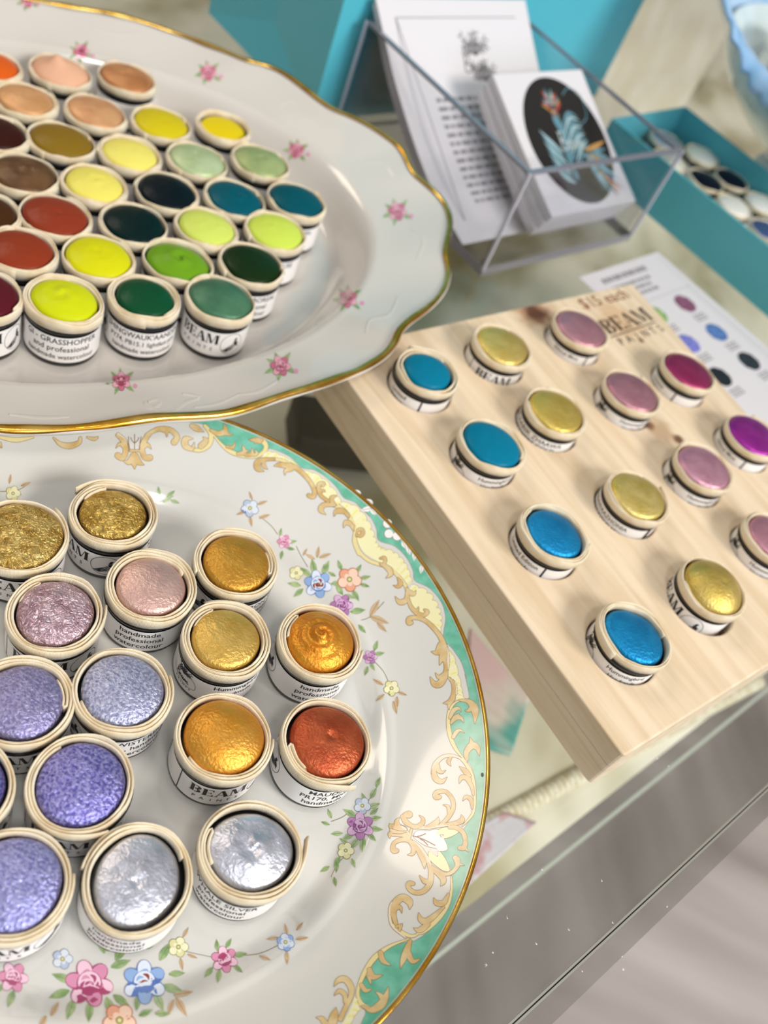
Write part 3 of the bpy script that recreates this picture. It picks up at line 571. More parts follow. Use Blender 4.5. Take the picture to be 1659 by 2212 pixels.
for i in range(seg):
    a=2*PI*i/seg; R_=Rof(a); wv=1+.35*noise.noise(Vector((math.cos(a)*9,math.sin(a)*9,2)))
    for j in range(G_):
        t=j/(G_-1); ph=-.3+t*(PI+.3); rr=.0012*wv
        L=R_-.0008+rr*math.cos(ph); z_=ZR-.0002+.0005*math.sin(a*14)+rr*.8*math.sin(ph); vs.append((OC.x+L*math.cos(a),OC.y+L*math.sin(a),z_))
b.add(vs,[(i*G_+j,i*G_+j+1,((i+1)%seg)*G_+j+1,((i+1)%seg)*G_+j) for i in range(seg) for j in range(G_-1)],goldm)
o=b.build('gold_rim',platter); o.matrix_parent_inverse=Matrix.Translation((-OC.x,-OC.y,0))

# ------------------------------------------------------------------ paint pots
R0=.0115; HP=.01513
def paintmat(kind,c,c2=None):
    k='paint_'+kind+c
    if k in MATS: return MATS[k]
    if kind=='matte': return mat(k,c,.33,0.,.12,500,2,spec=.1)
    if kind=='soft': return mat(k,c,.42,.2,.25,900,3,spec=.3,var2=c2,vscale=160)
    m=mat(k,c,{'mica':.36,'wrinkle':.28,'shimmer':.27,'silver':.32}[kind],{'mica':.68,'wrinkle':.88,'shimmer':.72,'silver':.8}[kind],{'mica':.6,'wrinkle':1.,'shimmer':.8,'silver':.5}[kind],{'mica':1500,'wrinkle':800,'shimmer':1500,'silver':1400}[kind],4,var2=c2,vscale={'mica':140,'wrinkle':300,'shimmer':1500,'silver':160}[kind])
    n=m.node_tree
    if kind=='wrinkle':
        for q in n.nodes:
            if q.type=='TEX_NOISE' and q.inputs['Scale'].default_value==800: q.inputs['Distortion'].default_value=1.6
            if q.type=='BUMP': q.inputs['Distance'].default_value=.0007
    if kind=='shimmer':
        vo=n.nodes.new('ShaderNodeTexVoronoi'); vo.inputs['Scale'].default_value=1900
        for q in n.nodes:
            if q.type=='BUMP':
                q.inputs['Distance'].default_value=.0005; b2=n.nodes.new('ShaderNodeBump'); b2.inputs['Strength'].default_value=.9; b2.inputs['Distance'].default_value=.0005
                tcn=[z for z in n.nodes if z.type=='TEX_COORD'][0]; n.links.new(tcn.outputs['Object'],vo.inputs['Vector']); n.links.new(vo.outputs['Color'],b2.inputs['Height']); n.links.new(q.outputs[0],b2.inputs['Normal']); n.links.new(b2.outputs[0],n.nodes['Principled BSDF'].inputs['Normal']); break
    return m
RL=.01035
# lettering laid out flat in millimetres: x along the label, y up
def put(items,s,x,y,h,center=False,right=False):
    vs,fs,w=text2d(s)
    ox=x-(w*h/2 if center else 0)-(w*h if right else 0)
    items.append(([(ox+a*h,y+b_*h) for a,b_ in vs],fs)); return w*h
def sk(items,pts,w=None):
    v,f=stroke2d([(p[0],p[1],p[2] if len(p)>2 else w) for p in pts],0,4,False); items.append((v,f))
def slab_beam(items,x,y,h):
    def bar(x0,y0,x1,y1): items.append(([(x+x0*h,y+y0*h),(x+x1*h,y+y0*h),(x+x1*h,y+y1*h),(x+x0*h,y+y1*h)],[(0,1,2,3)]))
    # B
    bar(-.06,0,.1,.07);bar(-.06,.93,.1,1);bar(0,0,.26,1)
    for cy,r in ((.75,.2),(.27,.23)):
        sk(items,[(x+.32*h,y+(cy+r)*h,.1*h),(x+.5*h,y+(cy+r*.9)*h,.12*h),(x+.62*h,y+cy*h,.26*h),(x+.5*h,y+(cy-r*.9)*h,.12*h),(x+.32*h,y+(cy-r)*h,.1*h)])
    # E
    x2=.9; bar(x2-.06,0,x2+.1,.07);bar(x2-.06,.93,x2+.1,1);bar(x2,0,x2+.26,1)
    for yy in (0,.93): bar(x2+.32,yy,x2+.7,yy+.07); bar(x2+.6,yy if yy==0 else .75,x2+.7,.25 if yy==0 else 1)
    bar(x2+.32,.47,x2+.55,.53);bar(x2+.5,.38,x2+.57,.62)
    # A
    x3=1.72
    sk(items,[(x+(x3+.08)*h,y,.06*h),(x+(x3+.42)*h,y+1.0*h,.06*h)]);sk(items,[(x+(x3+.44)*h,y+1.0*h,.2*h),(x+(x3+.78)*h,y,.27*h)]);bar(x3+.2,.3,x3+.6,.36);bar(x3-.06,0,x3+.22,.06);bar(x3+.55,0,x3+1,.06)
    # M
    x4=2.78
    bar(x4,0,x4+.06,1);bar(x4-.08,0,x4+.16,.06);bar(x4-.08,.94,x4+.1,1);sk(items,[(x+(x4+.1)*h,y+1.0*h,.22*h),(x+(x4+.45)*h,y+.05*h,.2*h)]);sk(items,[(x+(x4+.47)*h,y+.05*h,.06*h),(x+(x4+.8)*h,y+1.0*h,.06*h)]);bar(x4+.8,0,x4+1.06,1);bar(x4+.75,0,x4+1.14,.06);bar(x4+.8,.94,x4+1.14,1)
def hill_logo(items,x,y,r):
    n=28; V=[]
    for i in range(n): a=2*PI*i/n; V+=[(x+r*math.cos(a),y+r*math.sin(a)),(x+(r-.14)*math.cos(a),y+(r-.14)*math.sin(a))]
    items.append((V,[(2*i,2*i+1,(2*i+3)%(2*n),(2*i+2)%(2*n)) for i in range(n)]))
    for k in range(11): # hatched slope
        t=k/10; x0=x-.75*r+t*1.15*r; y0=y-.55*r+t*.75*r
        sk(items,[(x0,y0-.02*r,.09*r),(x0+.30*r+(1-t)*.15*r,y0-.5*r*(1-abs(t-.5))*.8,.07*r)])
    for k in range(8):
        t=k/7; sk(items,[(x-.6*r+t*.95*r,y-.5*r+t*.6*r,.05*r),(x-.2*r+t*.75*r,y-.62*r+t*.5*r,.05*r)])
    items.append(([(x+.15*r,y+.2*r),(x+.55*r,y+.12*r),(x+.7*r,y-.35*r),(x+.35*r,y-.2*r)],[(0,1,2,3)]))
    sk(items,[(x+.3*r,y+.2*r,.2*r),(x+.38*r,y+.45*r,.2*r),(x+.5*r,y+.42*r,.04*r)])
    sk(items,[(x+.35*r,y+.3*r,.1*r),(x+.2*r,y+.38*r,.02*r)])
def sprig(items,x,y,s):
    for k in range(9):
        a=math.radians(25+k*17); L=s*(1.0+.35*math.sin(k*2.3)); 
        sk(items,[(x,y,.12*s),(x+.5*L*math.cos(a),y+.5*L*math.sin(a),.08*s),(x+L*math.cos(a+.1),y+L*math.sin(a+.1),.04*s)])
        for t in (.45,.7,.95):
            for sg in (-1,1): px_,py_=x+t*L*math.cos(a),y+t*L*math.sin(a); sk(items,[(px_,py_,.05*s),(px_+.16*s*math.cos(a+sg*.9),py_+.16*s*math.sin(a+sg*.9),.13*s),(px_+.28*s*math.cos(a+sg*.8),py_+.28*s*math.sin(a+sg*.8),.01*s)])
def script_beam(items,x,y,h):
    P=[[(0,0),(.1,.6),(.15,1.1),(.05,1.15)],[(.1,1.05),(.45,1.15),(.5,.8),(.15,.6),(.55,.45),(.5,.05),(.05,0)],[(.6,.2),(.85,.35),(.8,.5),(.65,.35),(.7,.05),(.95,.1)],[(1.3,.45),(1.1,.45),(1.05,.1),(1.25,.1),(1.35,.45),(1.35,.05),(1.5,.1)],[(1.5,.1),(1.6,.45),(1.62,.05)],[(1.62,.1),(1.8,.48),(1.85,.05)],[(1.85,.1),(2.05,.48),(2.1,.05),(2.3,.15)]]
    for p in P: sk(items,[(x+a*h,y+b_*h,.13*h) for a,b_ in p])
def label_items(kind,lines):
    it=[]
    if kind=='beam':
        slab_beam(it,1,4.2,3.3); it.append(([(1,3.6),(13.4,3.6),(13.4,3.75),(1,3.75)],[(0,1,2,3)]))
        for i,ch in enumerate('PAINTS'): put(it,ch,2.2+i*1.95,1.7,1.2,True)
        hill_logo(it,18.2,4.3,3.7)
        for i,l in enumerate(lines):
            put(it,l,35,6.1-i*2.5,1.75 if len(l)<17 else 1.5,True)
        it.append(([(-2.4,0),(-2.1,0),(-2.1,9),(-2.4,9)],[(0,1,2,3)])); it.append(([(53,0),(54.6,0),(54.6,9),(53,9)],[(0,1,2,3)]))
    elif kind=='bird':
        sprig(it,4,5.6,2.4); script_beam(it,1.4,3.0,2.1); sk(it,[(-.4,4.4),(1.2,2.6),(5,2.0),(8,2.6),(7.8,5.2),(6,6.4),(5.4,6.0)],.12)
        for i,ch in enumerate('PAINTS'): put(it,ch,1.8+i*1.0,1.2,.7,True)
        put(it,lines[0],18,6.3,1.5,True); put(it,lines[1],18,3.9,1.4,True)
        put(it,lines[2],34,6.3,1.5,True); put(it,lines[3],34,3.9,1.4,True)
        it.append(([(42,0),(42.6,0),(42.6,9),(42,9)],[(0,1,2,3)]))
    return it
def ribbon(turns,rin,rout,th0,pt_,pa,fold,flare,t=.00078,z0=.0124,z1=.0151,sq=0.):
    """spiral strip; returns MB"""
    b=MB(); path=[]; hz=random.Random(int(abs(th0)*1e4)); zo=[hz.uniform(-.0003,.00022) for _ in range(8)]
    def rr(th,base,frac):
        k=1+pt_*(abs(math.cos(th-pa))**3-.3)*(1-.65*frac)+sq*math.cos(2*(th-pa)); return base*k
    N=int(turns*44)
    if fold:
        for i in range(7):
            th=th0+.75*(1-i/6); r=rr(th,rin-t*1.02,0); path.append((th,r))
        path.append((th0-.05,rr(th0,rin-t*.55,0)))
    for i in range(N+1):
        f_=i/N; th=th0+turns*2*PI*f_; r=rr(th,rin+(rout-t-rin)*f_,f_)+.00012*noise.noise(Vector((math.cos(th)*1.3,math.sin(th)*1.3,int(th/(2*PI))*3.1+th0)))
        if f_>1-.09/turns and flare: r+=flare*((f_-(1-.09/turns))/(.09/turns))**2
        path.append((th,r+t*.0))
    pts=[(r*math.cos(a),r*math.sin(a)) for a,r in path]
    wav=[.00022*math.sin(2.3*a)+.00018*math.sin(5*a+1) for a,_ in path]
    prof=[(-.5,0),(-.5,.62),(-.42,.84),(-.24,.96),(0,1),(.24,.96),(.42,.84),(.5,.62),(.5,0)]
    vs=[];uv=[];s_=0
    for i,(x_,y_) in enumerate(pts):
        p=pts[max(0,i-1)];q=pts[min(len(pts)-1,i+1)];dx,dy=q[0]-p[0],q[1]-p[1];L=math.hypot(dx,dy) or 1;nx,ny=dy/L,-dx/L
        if i: s_+=math.hypot(x_-pts[i-1][0],y_-pts[i-1][1])
        for j,(u,v) in enumerate(prof):
            vs.append((x_+nx*u*t*.84,y_+ny*u*t*.84,z0+(z1-z0)*v+(wav[i] if v>.5 else 0)*1.1+.00012*math.sin(i*.9+3*math.sin(i*.21))*(v>.5)+(v>.5)*(zo[int(max(0,(path[i][0]-th0))/(2*PI))%8]*(1-(max(0,path[i][0]-th0)/(2*PI)%1))+zo[(int(max(0,(path[i][0]-th0))/(2*PI))+1)%8]*(max(0,path[i][0]-th0)/(2*PI)%1)))); uv.append((s_*6.3,j*.004))
    k=len(prof); fs=[(i*k+j,(i+1)*k+j,(i+1)*k+(j+1)%k,i*k+(j+1)%k) for i in range(len(pts)-1) for j in range(k)]
    fs+=[tuple(range(k)),tuple(reversed(range((len(pts)-1)*k,len(pts)*k)))]
    b.add(vs,fs,cotton,None,uv); return b,rr
DKC={}
def pot(x_,y_,zbase,col,kind,label,group,lines=None,lk='beam',face=10.,off=0.,sc=1.,c2=None,turns=None,rin=None,th=None,pk=0.,pa=0.,fold=None,flare=0.,dome=.0016,edge=0.,peak=0.,dent=0.,swirl=0.,sf=1100,seed=None,detail=1,visible=True,hz=1.):
    rg=random.Random(seed if seed is not None else int(abs(x_)*31+abs(y_)*7+zbase*1e5))
    q=W(x_,y_,zbase+HP*hz)
    root=empty('paint_pot',(q.x,q.y,zbase)); root.scale=(sc,sc,hz)
    tag(root,label,'paint pot',group)
    cup=MB(); cup.lathe([(.0001,0.0),(.0093,0.0),(.0100,.0003),(.01025,.0009),(.01025,.0110),(.0105,.0112),(.0106,.0120),(.0104,.0125),(.007,.0125),(.0001,.0125)],black,48); c_=cup.build('cup',root)
    # label band
    facing=math.atan2(-q.y,-q.x)+math.radians(off)
    lb=MB(); n=60; zl0,zl1=.0019,.0103; vs=[]
    for i in range(n+1):
        a=2*PI*.985*i/n+facing-PI*.98
        vs+=[(RL*math.cos(a),RL*math.sin(a),zl0),(RL*math.cos(a),RL*math.sin(a),zl1)]
    lb.add(vs,[(2*i,2*i+2,2*i+3,2*i+1) for i in range(n)],paper)
    if visible:
        for v,f in label_items(lk,lines or ['handmade','professional','watercolour']):
            P_=[]
            for a,b_ in v:
                an=facing+(a-face)/1000/RL; r=RL+.00004; P_.append((r*math.cos(an),r*math.sin(an),zl0+.0001+b_/1000))
            lb.add(P_,f,ink)
    lb.build('label',root,smooth=True)
    turns=turns or rg.choice([2.2,2.5,2.8,3.1]); t=.00078
    rin=rin or (R0-turns*.00086-.0003); th=th if th is not None else rg.uniform(0,6.28); fold=fold if fold is not None else rg.random()<.45
    rb,rr=ribbon(turns,rin,R0,th,pk,pa,fold,flare,t,sq=rg.uniform(-.02,.02))
    rb.build('cotton_coil',root)
    # paint cake
    pm=paintmat(kind,col,c2); pb=MB(); NR_,NS=26,64; vs=[(0,0,0)]; zc=.0149
    sd=rg.uniform(0,50); rough={'matte':.00008,'soft':.0001,'mica':.00012,'wrinkle':.0003,'shimmer':.00016,'silver':.00016}[kind]
    ox,oy=rg.uniform(-.0012,.0012),rg.uniform(-.0012,.0012)
    def hgt(px_,py_,rho):
        z=zc-edge+dome*(1-rho**2.4)
        if rho>.9: z-=.0006*((rho-.9)/.1)**2
        z+=rough*(1-rho*.3)*noise.noise(Vector((px_*420+sd,py_*420,sd)))+rough*.6*noise.noise(Vector((px_*1100,py_*1100+sd,sd)))
        d=math.hypot(px_-ox,py_-oy)
        if dent: z-=dent*math.exp(-(d/.0011)**2)
        if peak: z+=peak*math.exp(-(d/.0026)**2)
        if swirl:
            a=math.atan2(py_-oy,px_-ox); z+=swirl*math.sin(a+d*sf+sd)*math.exp(-(d/.0045)**2)
        return z
    v=[]
    v.append((0,0,hgt(0,0,0)))
    for i in range(1,NR_+1):
        rho=i/NR_
        for k in range(NS):
            a=2*PI*k/NS; R_=rr(a,rin-t*(.5 if not edge else .9)-(t*.6 if fold and not edge else 0)*.4,0)*(1+.012*math.sin(3*a+sd)); px_,py_=R_*rho*math.cos(a),R_*rho*math.sin(a); v.append((px_,py_,hgt(px_,py_,rho)))
    for k in range(NS): p=v[1+(NR_-1)*NS+k]; v.append((p[0],p[1],.0126))
    f=[(0,1+k,1+(k+1)%NS) for k in range(NS)]+[(1+i*NS+k,1+(i+1)*NS+k,1+(i+1)*NS+(k+1)%NS,1+i*NS+(k+1)%NS) for i in range(NR_) for k in range(NS)]
    pb.add(v,f,pm); pb.build('paint_cake',root)
    return root
ZL,ZU=.0046,.0072
GL='mica paint pots on the green-rimmed plate'; GU='paint pots on the scalloped platter'; GB='mica paint pots in the wooden block'
N4=['handmade','professional','watercolour']
# pots on the green-rimmed plate
LP=[
 (45,1153,'B08D45','wrinkle','gold mica paint pot cut by the left edge, above the pink pearl one',dict(c2='D9BC74',turns=1.6,dome=.0012,fold=False,th=3.9)),
 (245,1105,'A8853A','wrinkle','crinkled dark gold paint pot with gap round its cake, farthest back on green-rimmed plate',dict(c2='D8B768',turns=3.1,edge=.0005,dome=.0014,fold=True,th=2.4,pk=.05,pa=.8,flare=.0006,face=18)),
 (120,1320,'B795A0','wrinkle','crinkly mauve-pink pearl paint pot in front of the left gold pot',dict(c2='D9BEC8',turns=2.7,fold=True,th=2.6,flare=.0004)),
 (327,1263,'C49C94','mica','smooth dusty pink paint pot between dark gold and ochre pots on green-rimmed plate',dict(c2='D8B4A8',turns=3.2,fold=False,th=1.,flare=.0002,face=35)),
 (513,1213,'B8822A','mica','flat ochre gold paint pot with serif text label at back right of green-rimmed plate',dict(c2='C9973C',turns=2.6,fold=True,th=.2,lines=['SAFFRON SPICE','professional','watercolour'],face=30,off=30)),
 (489,1377,'C49A44','mica','pale gold domed paint pot in the middle, behind the plain yellow-orange one',dict(c2='D9B562',turns=3.,fold=True,th=2.5,lk='bird',face=4,off=-38,lines=['Hummingbird','Handmade','Limited','Edition'])),
 (694,1382,'D07E1C','mica','swirled orange paint pot with curled peak, rightmost on green-rimmed plate back row',dict(c2='DC9A34',turns=2.6,fold=True,th=2.8,dome=.003,peak=.0012,swirl=.00055,sf=2300,face=22,off=-40)),
 (486,1588,'D48F2A','mica','yellow-orange paint pot with wrinkled skin beside the copper red pot',dict(c2='DCA043',turns=2.4,fold=False,th=4.2,dome=.003,face=-2,off=-30)),
 (709,1598,'9E3E20','mica','copper red paint pot with small pit in its centre and flared coil end',dict(c2='C0603A',turns=2.3,fold=True,th=3.8,dome=.0022,dent=.0008,flare=.0012,face=27,off=-5,lines=['MAUDIE','PR170, Mica','handmade'])),
 (266,1487,'8E90B4','shimmer','glittering silver blue paint pot right of the cut-off violet pot',dict(c2='C4C6DE',turns=2.5,fold=False,th=4.,face=33,off=25,lines=['WISTERIA','Mica, handmade','watercolour'])),
 (48,1512,'7F7AA8','shimmer','greyish violet shimmer paint pot cut by left edge of photo',dict(c2='A9A2C8',turns=2.6,fold=True,th=.4)),
 (176,1690,'5E58A8','shimmer','deep violet glitter paint pot in front of the silver blue pot',dict(c2='A8A4DC',turns=2.5,fold=False,th=2.6,flare=.0006)),
 (28,1907,'8280BC','shimmer','large periwinkle shimmer paint pot at the lower left corner',dict(c2='B0B0E0',turns=2.4,fold=False,th=4.4)),
 (299,1895,'B0B2BE','silver','silver grey paint pot with shrunken cake and pointed lens-shaped coil, nearest the flowers',dict(c2='D6D8E4',turns=2.4,fold=False,th=.9,edge=.0012,dome=.0014,pk=.13,pa=1.74,dent=.0005,face=35)),
 (545,1832,'B4B6C2','silver','silver white paint pot with gap at its right side, in front of the orange pot',dict(c2='DCDEEA',turns=2.6,fold=True,th=3.2,edge=.0009,dome=.0018,pk=.12,pa=.36,swirl=.0004,flare=.0013,face=33,off=-10,lines=['WHALE SILVER','professional','watercolour'])),
 (-95,1700,'4A4690','shimmer','sliver of a violet paint pot at the left edge, beside the deep violet one',dict(c2='8A86C8')),
]
for x_,y_,c,k,lab,kw in LP: pot(x_,y_,ZL,c,k,lab,GL,**kw)
# pots on the platter
UP=[
 (-20,140,'CF5A1A','matte','bright orange paint pot cut by left edge, at the back of the platter',dict(dome=.0022)),
 (131,152,'DBA98A','matte','pale peach paint pot heaped into a soft peak above its coil',dict(dome=.003,peak=.0022)),
 (275,165,'BE8656','soft','tan bronze swirled paint pot, farthest right of platter back row',dict(c2='A86C40',swirl=.0002)),
 (55,212,'CE9C6C','soft','flat sandy peach paint pot below the orange one at left edge',dict(c2='C08C5A')),
 (207,239,'C08A60','soft','rosy tan shimmer paint pot in front of the tan bronze one',dict(c2='D2A070')),
 (349,264,'C9B818','matte','mustard yellow paint pot left of the recessed bright yellow one',dict(flare=.0006,th=1.)),
 (484,270,'DCC414','matte','bright yellow paint pot with cake sunk below the rim, back right of platter',dict(edge=.0012,dome=.0008,turns=2.4)),
 (-10,283,'34130C','matte','very dark brown paint pot at left edge, below sandy peach',dict(flare=.0008)),
 (133,300,'80641A','matte','glossy olive brown paint pot left of the pale lemon one',dict(c2='8A7838')),
 (282,330,'E2D668','matte','pale lemon paint pot, upper of the two pale lemon ones',dict()),
 (427,343,'A3B584','soft','pale sage pearl paint pot with green centre dot',dict(c2='B8C69C',dent=.0004)),
 (564,346,'8DA06A','soft','muted moss green paint pot, last on the right in its row above the teals',dict(c2='A3AE74',swirl=.0002)),
 (52,372,'54381F','soft','metallic brown paint pot with dark swirl near left edge',dict(c2='6E4E30',swirl=.0003)),
 (205,395,'E1D562','matte','pale lemon paint pot, lower and nearer of the two pale lemon ones',dict(swirl=.0001)),
 (362,411,'071318','matte','blue-black paint pot left of the two teal ones',dict(pk=.06,pa=-.6)),
 (508,426,'03505E','matte','teal paint pot with swirled top, left of the two teals',dict(swirl=.0002,pk=.04,pa=-.5)),
 (642,430,'024C58','matte','plain teal paint pot, rightmost pot on the platter',dict(lines=['MANOOMIN','PW6, PBk7','handmade'],face=38,off=28)),
 (-35,455,'42260F','matte','dark brown paint pot sliver at left edge beside the rust one',dict()),
 (120,463,'87341E','matte','rust red paint pot, farther of the two rust ones',dict(dent=.0003)),
 (290,480,'051D1C','matte','black-green glossy paint pot above the bright leaf green one',dict(pk=.05,pa=-.7)),
 (448,488,'C6D460','matte','pale lime paint pot, left of the two pale limes',dict()),
 (597,497,'C2D452','matte','pale lime paint pot, right of the two pale limes, its text label showing',dict(lines=['CHARTREUSE','PY3, PW6','handmade'],face=38,off=28)),
 (45,537,'88341C','matte','rust red paint pot, nearer of the two rust ones, at left edge',dict()),
 (214,553,'CCCA10','matte','strong yellow paint pot behind the acid yellow-green one',dict(pk=.05,pa=0.,dent=.0003)),
 (386,560,'68961A','matte','bright leaf green paint pot with lumpy cake in pointed coil',dict(edge=.0008,dome=.0022,pk=.12,pa=.07,swirl=.0005,th=5.6)),
 (545,567,'11290C','matte','very dark forest green paint pot behind the grey-green one',dict(lines=['MAANG-BOREAL','professional','watercolour'],face=38,off=32)),
 (-40,632,'541620','matte','maroon paint pot cut by left edge in the platter front row',dict(face=12,off=20)),
 (140,645,'C4CC12','matte','acid yellow-green paint pot with three-line text label in the platter front row',dict(lines=['GI - GRASSHOPPER','and professional','handmade watercolour'],face=35,turns=2.7,swirl=.0002,th=2.,sc=1.03)),
 (314,640,'0C4628','matte','deep emerald paint pot, middle of the front row with green text label',dict(lines=["SHINGWAUK'AANDEK","PY74, PB15.1 lightfast pro",'handmade watercolour'],face=34,off=4,turns=2.9,th=5.9)),
 (478,643,'3A664C','soft','grey-green paint pot with round bird emblem label, right end of front row',dict(c2='4A7658',face=11.5,turns=1.6,dome=.0022)),
]
for x_,y_,c,k,lab,kw in UP:
    kw=dict(kw); kw.setdefault('visible','lines' in kw or 'face' in kw)
    kw.setdefault('turns',1.6 if (x_*7+y_)%3 else 2.2); kw.setdefault('fold',False); kw['hz']=1.12; kw.setdefault('pk',.03+.05*((x_*13+y_*7)%10)/10); kw.setdefault('pa',-.25+.5*((x_*3+y_)%10)/10)
    pot(x_,y_,ZU,c,k,lab,GU,**kw)

# ------------------------------------------------------------------ wooden block with holes
ZT=.0191; ZF=ZT-.00725
pn=W(1348,1634,ZT); pl=W(702,756,ZT)
def v2(p): return Vector((p.x,p.y))
nd_=(v2(W(1659,1437,ZT))-v2(pn)).normalized()
fa,fb=v2(pl),v2(W(1365,612,ZT)); ra,rb_=v2(W(1391,640,ZT)),v2(W(1609,888,ZT))
def isect(p,d,q,e): 
    t=((q-p).x*e.y-(q-p).y*e.x)/(d.x*e.y-d.y*e.x); return p+d*t
far_r=isect(fa,fb-fa,ra,rb_-ra); near_r=isect(v2(pn),nd_,ra,rb_-ra)
quad=[v2(pn),near_r,far_r,v2(pl)]
ga=math.atan2((v2(pl)-v2(pn)).y,(v2(pl)-v2(pn)).x)
def woodmat(name='pale_wood'):
    m=bpy.data.materials.new(name); m.use_nodes=True; n=m.node_tree; bb=n.nodes['Principled BSDF']; bb.inputs['Roughness'].default_value=.55
    t=n.nodes.new('ShaderNodeTexCoord'); mp=n.nodes.new('ShaderNodeMapping'); mp.inputs['Rotation'].default_value=(0,0,-ga); mp2=n.nodes.new('ShaderNodeMapping'); mp2.inputs['Scale'].default_value=(1.2,16,16)
    nz=n.nodes.new('ShaderNodeTexNoise'); nz.inputs['Scale'].default_value=14; nz.inputs['Detail'].default_value=5; nz.inputs['Distortion'].default_value=.6
    r=n.nodes.new('ShaderNodeValToRGB'); r.color_ramp.elements[0].position=.32; r.color_ramp.elements[0].color=hx('D6BE9C'); r.color_ramp.elements[1].position=.62; r.color_ramp.elements[1].color=hx('E6D1B4')
    fine=n.nodes.new('ShaderNodeTexNoise'); fine.inputs['Scale'].default_value=90; fine.inputs['Detail'].default_value=3
    bp=n.nodes.new('ShaderNodeBump'); bp.inputs['Strength'].default_value=.25; bp.inputs['Distance'].default_value=.0003
    n.links.new(t.outputs['Object'],mp.inputs[0]); n.links.new(mp.outputs[0],mp2.inputs[0]); n.links.new(mp2.outputs[0],nz.inputs[0]); n.links.new(mp2.outputs[0],fine.inputs[0]); n.links.new(nz.outputs['Fac'],r.inputs[0])
    last=r.outputs[0]
    for (kx,ky,rad,c,st) in ((1152,674,.010,'A8764C',.75),(1156,676,.0055,'6A3A20',.95),(1402,919,.0026,'5E3820',.95),(1464,948,.0024,'5E3820',.95),(1385,735,.0014,'5A3420',.9),(1430,930,.006,'A87C54',.5),(1200,970,.004,'D0AE84',.4),(1340,690,.011,'C89A68',.5)):
        k=W(kx,ky,ZT); vm=n.nodes.new('ShaderNodeVectorMath'); vm.operation='DISTANCE'; vm.inputs[1].default_value=(k.x,k.y,k.z)
        n2=n.nodes.new('ShaderNodeTexNoise'); n2.inputs['Scale'].default_value=300; ad=n.nodes.new('ShaderNodeMath'); ad.operation='MULTIPLY_ADD'; ad.inputs[1].default_value=rad*.9
        mr_=n.nodes.new('ShaderNodeMapRange'); mr_.inputs['From Min'].default_value=rad*.9; mr_.inputs['From Max'].default_value=rad*1.7; mr_.inputs['To Min'].default_value=st; mr_.inputs['To Max'].default_value=0; mr_.interpolation_type='SMOOTHSTEP'
        mx=n.nodes.new('ShaderNodeMix'); mx.data_type='RGBA'; mx.inputs['B'].default_value=hx(c)
        n.links.new(t.outputs['Object'],vm.inputs[0]); n.links.new(t.outputs['Object'],n2.inputs[0]); n.links.new(n2.outputs['Fac'],ad.inputs[0]); n.links.new(vm.outputs['Value'],ad.inputs[2]); n.links.new(ad.outputs[0],mr_.inputs['Value']); n.links.new(mr_.outputs[0],mx.inputs['Factor']); n.links.new(last,mx.inputs['A']); last=mx.outputs['Result']
    n.links.new(last,bb.inputs['Base Color']); n.links.new(fine.outputs['Fac'],bp.inputs['Height']); n.links.new(bp.outputs[0],bb.inputs['Normal'])
    return m
wood=woodmat()
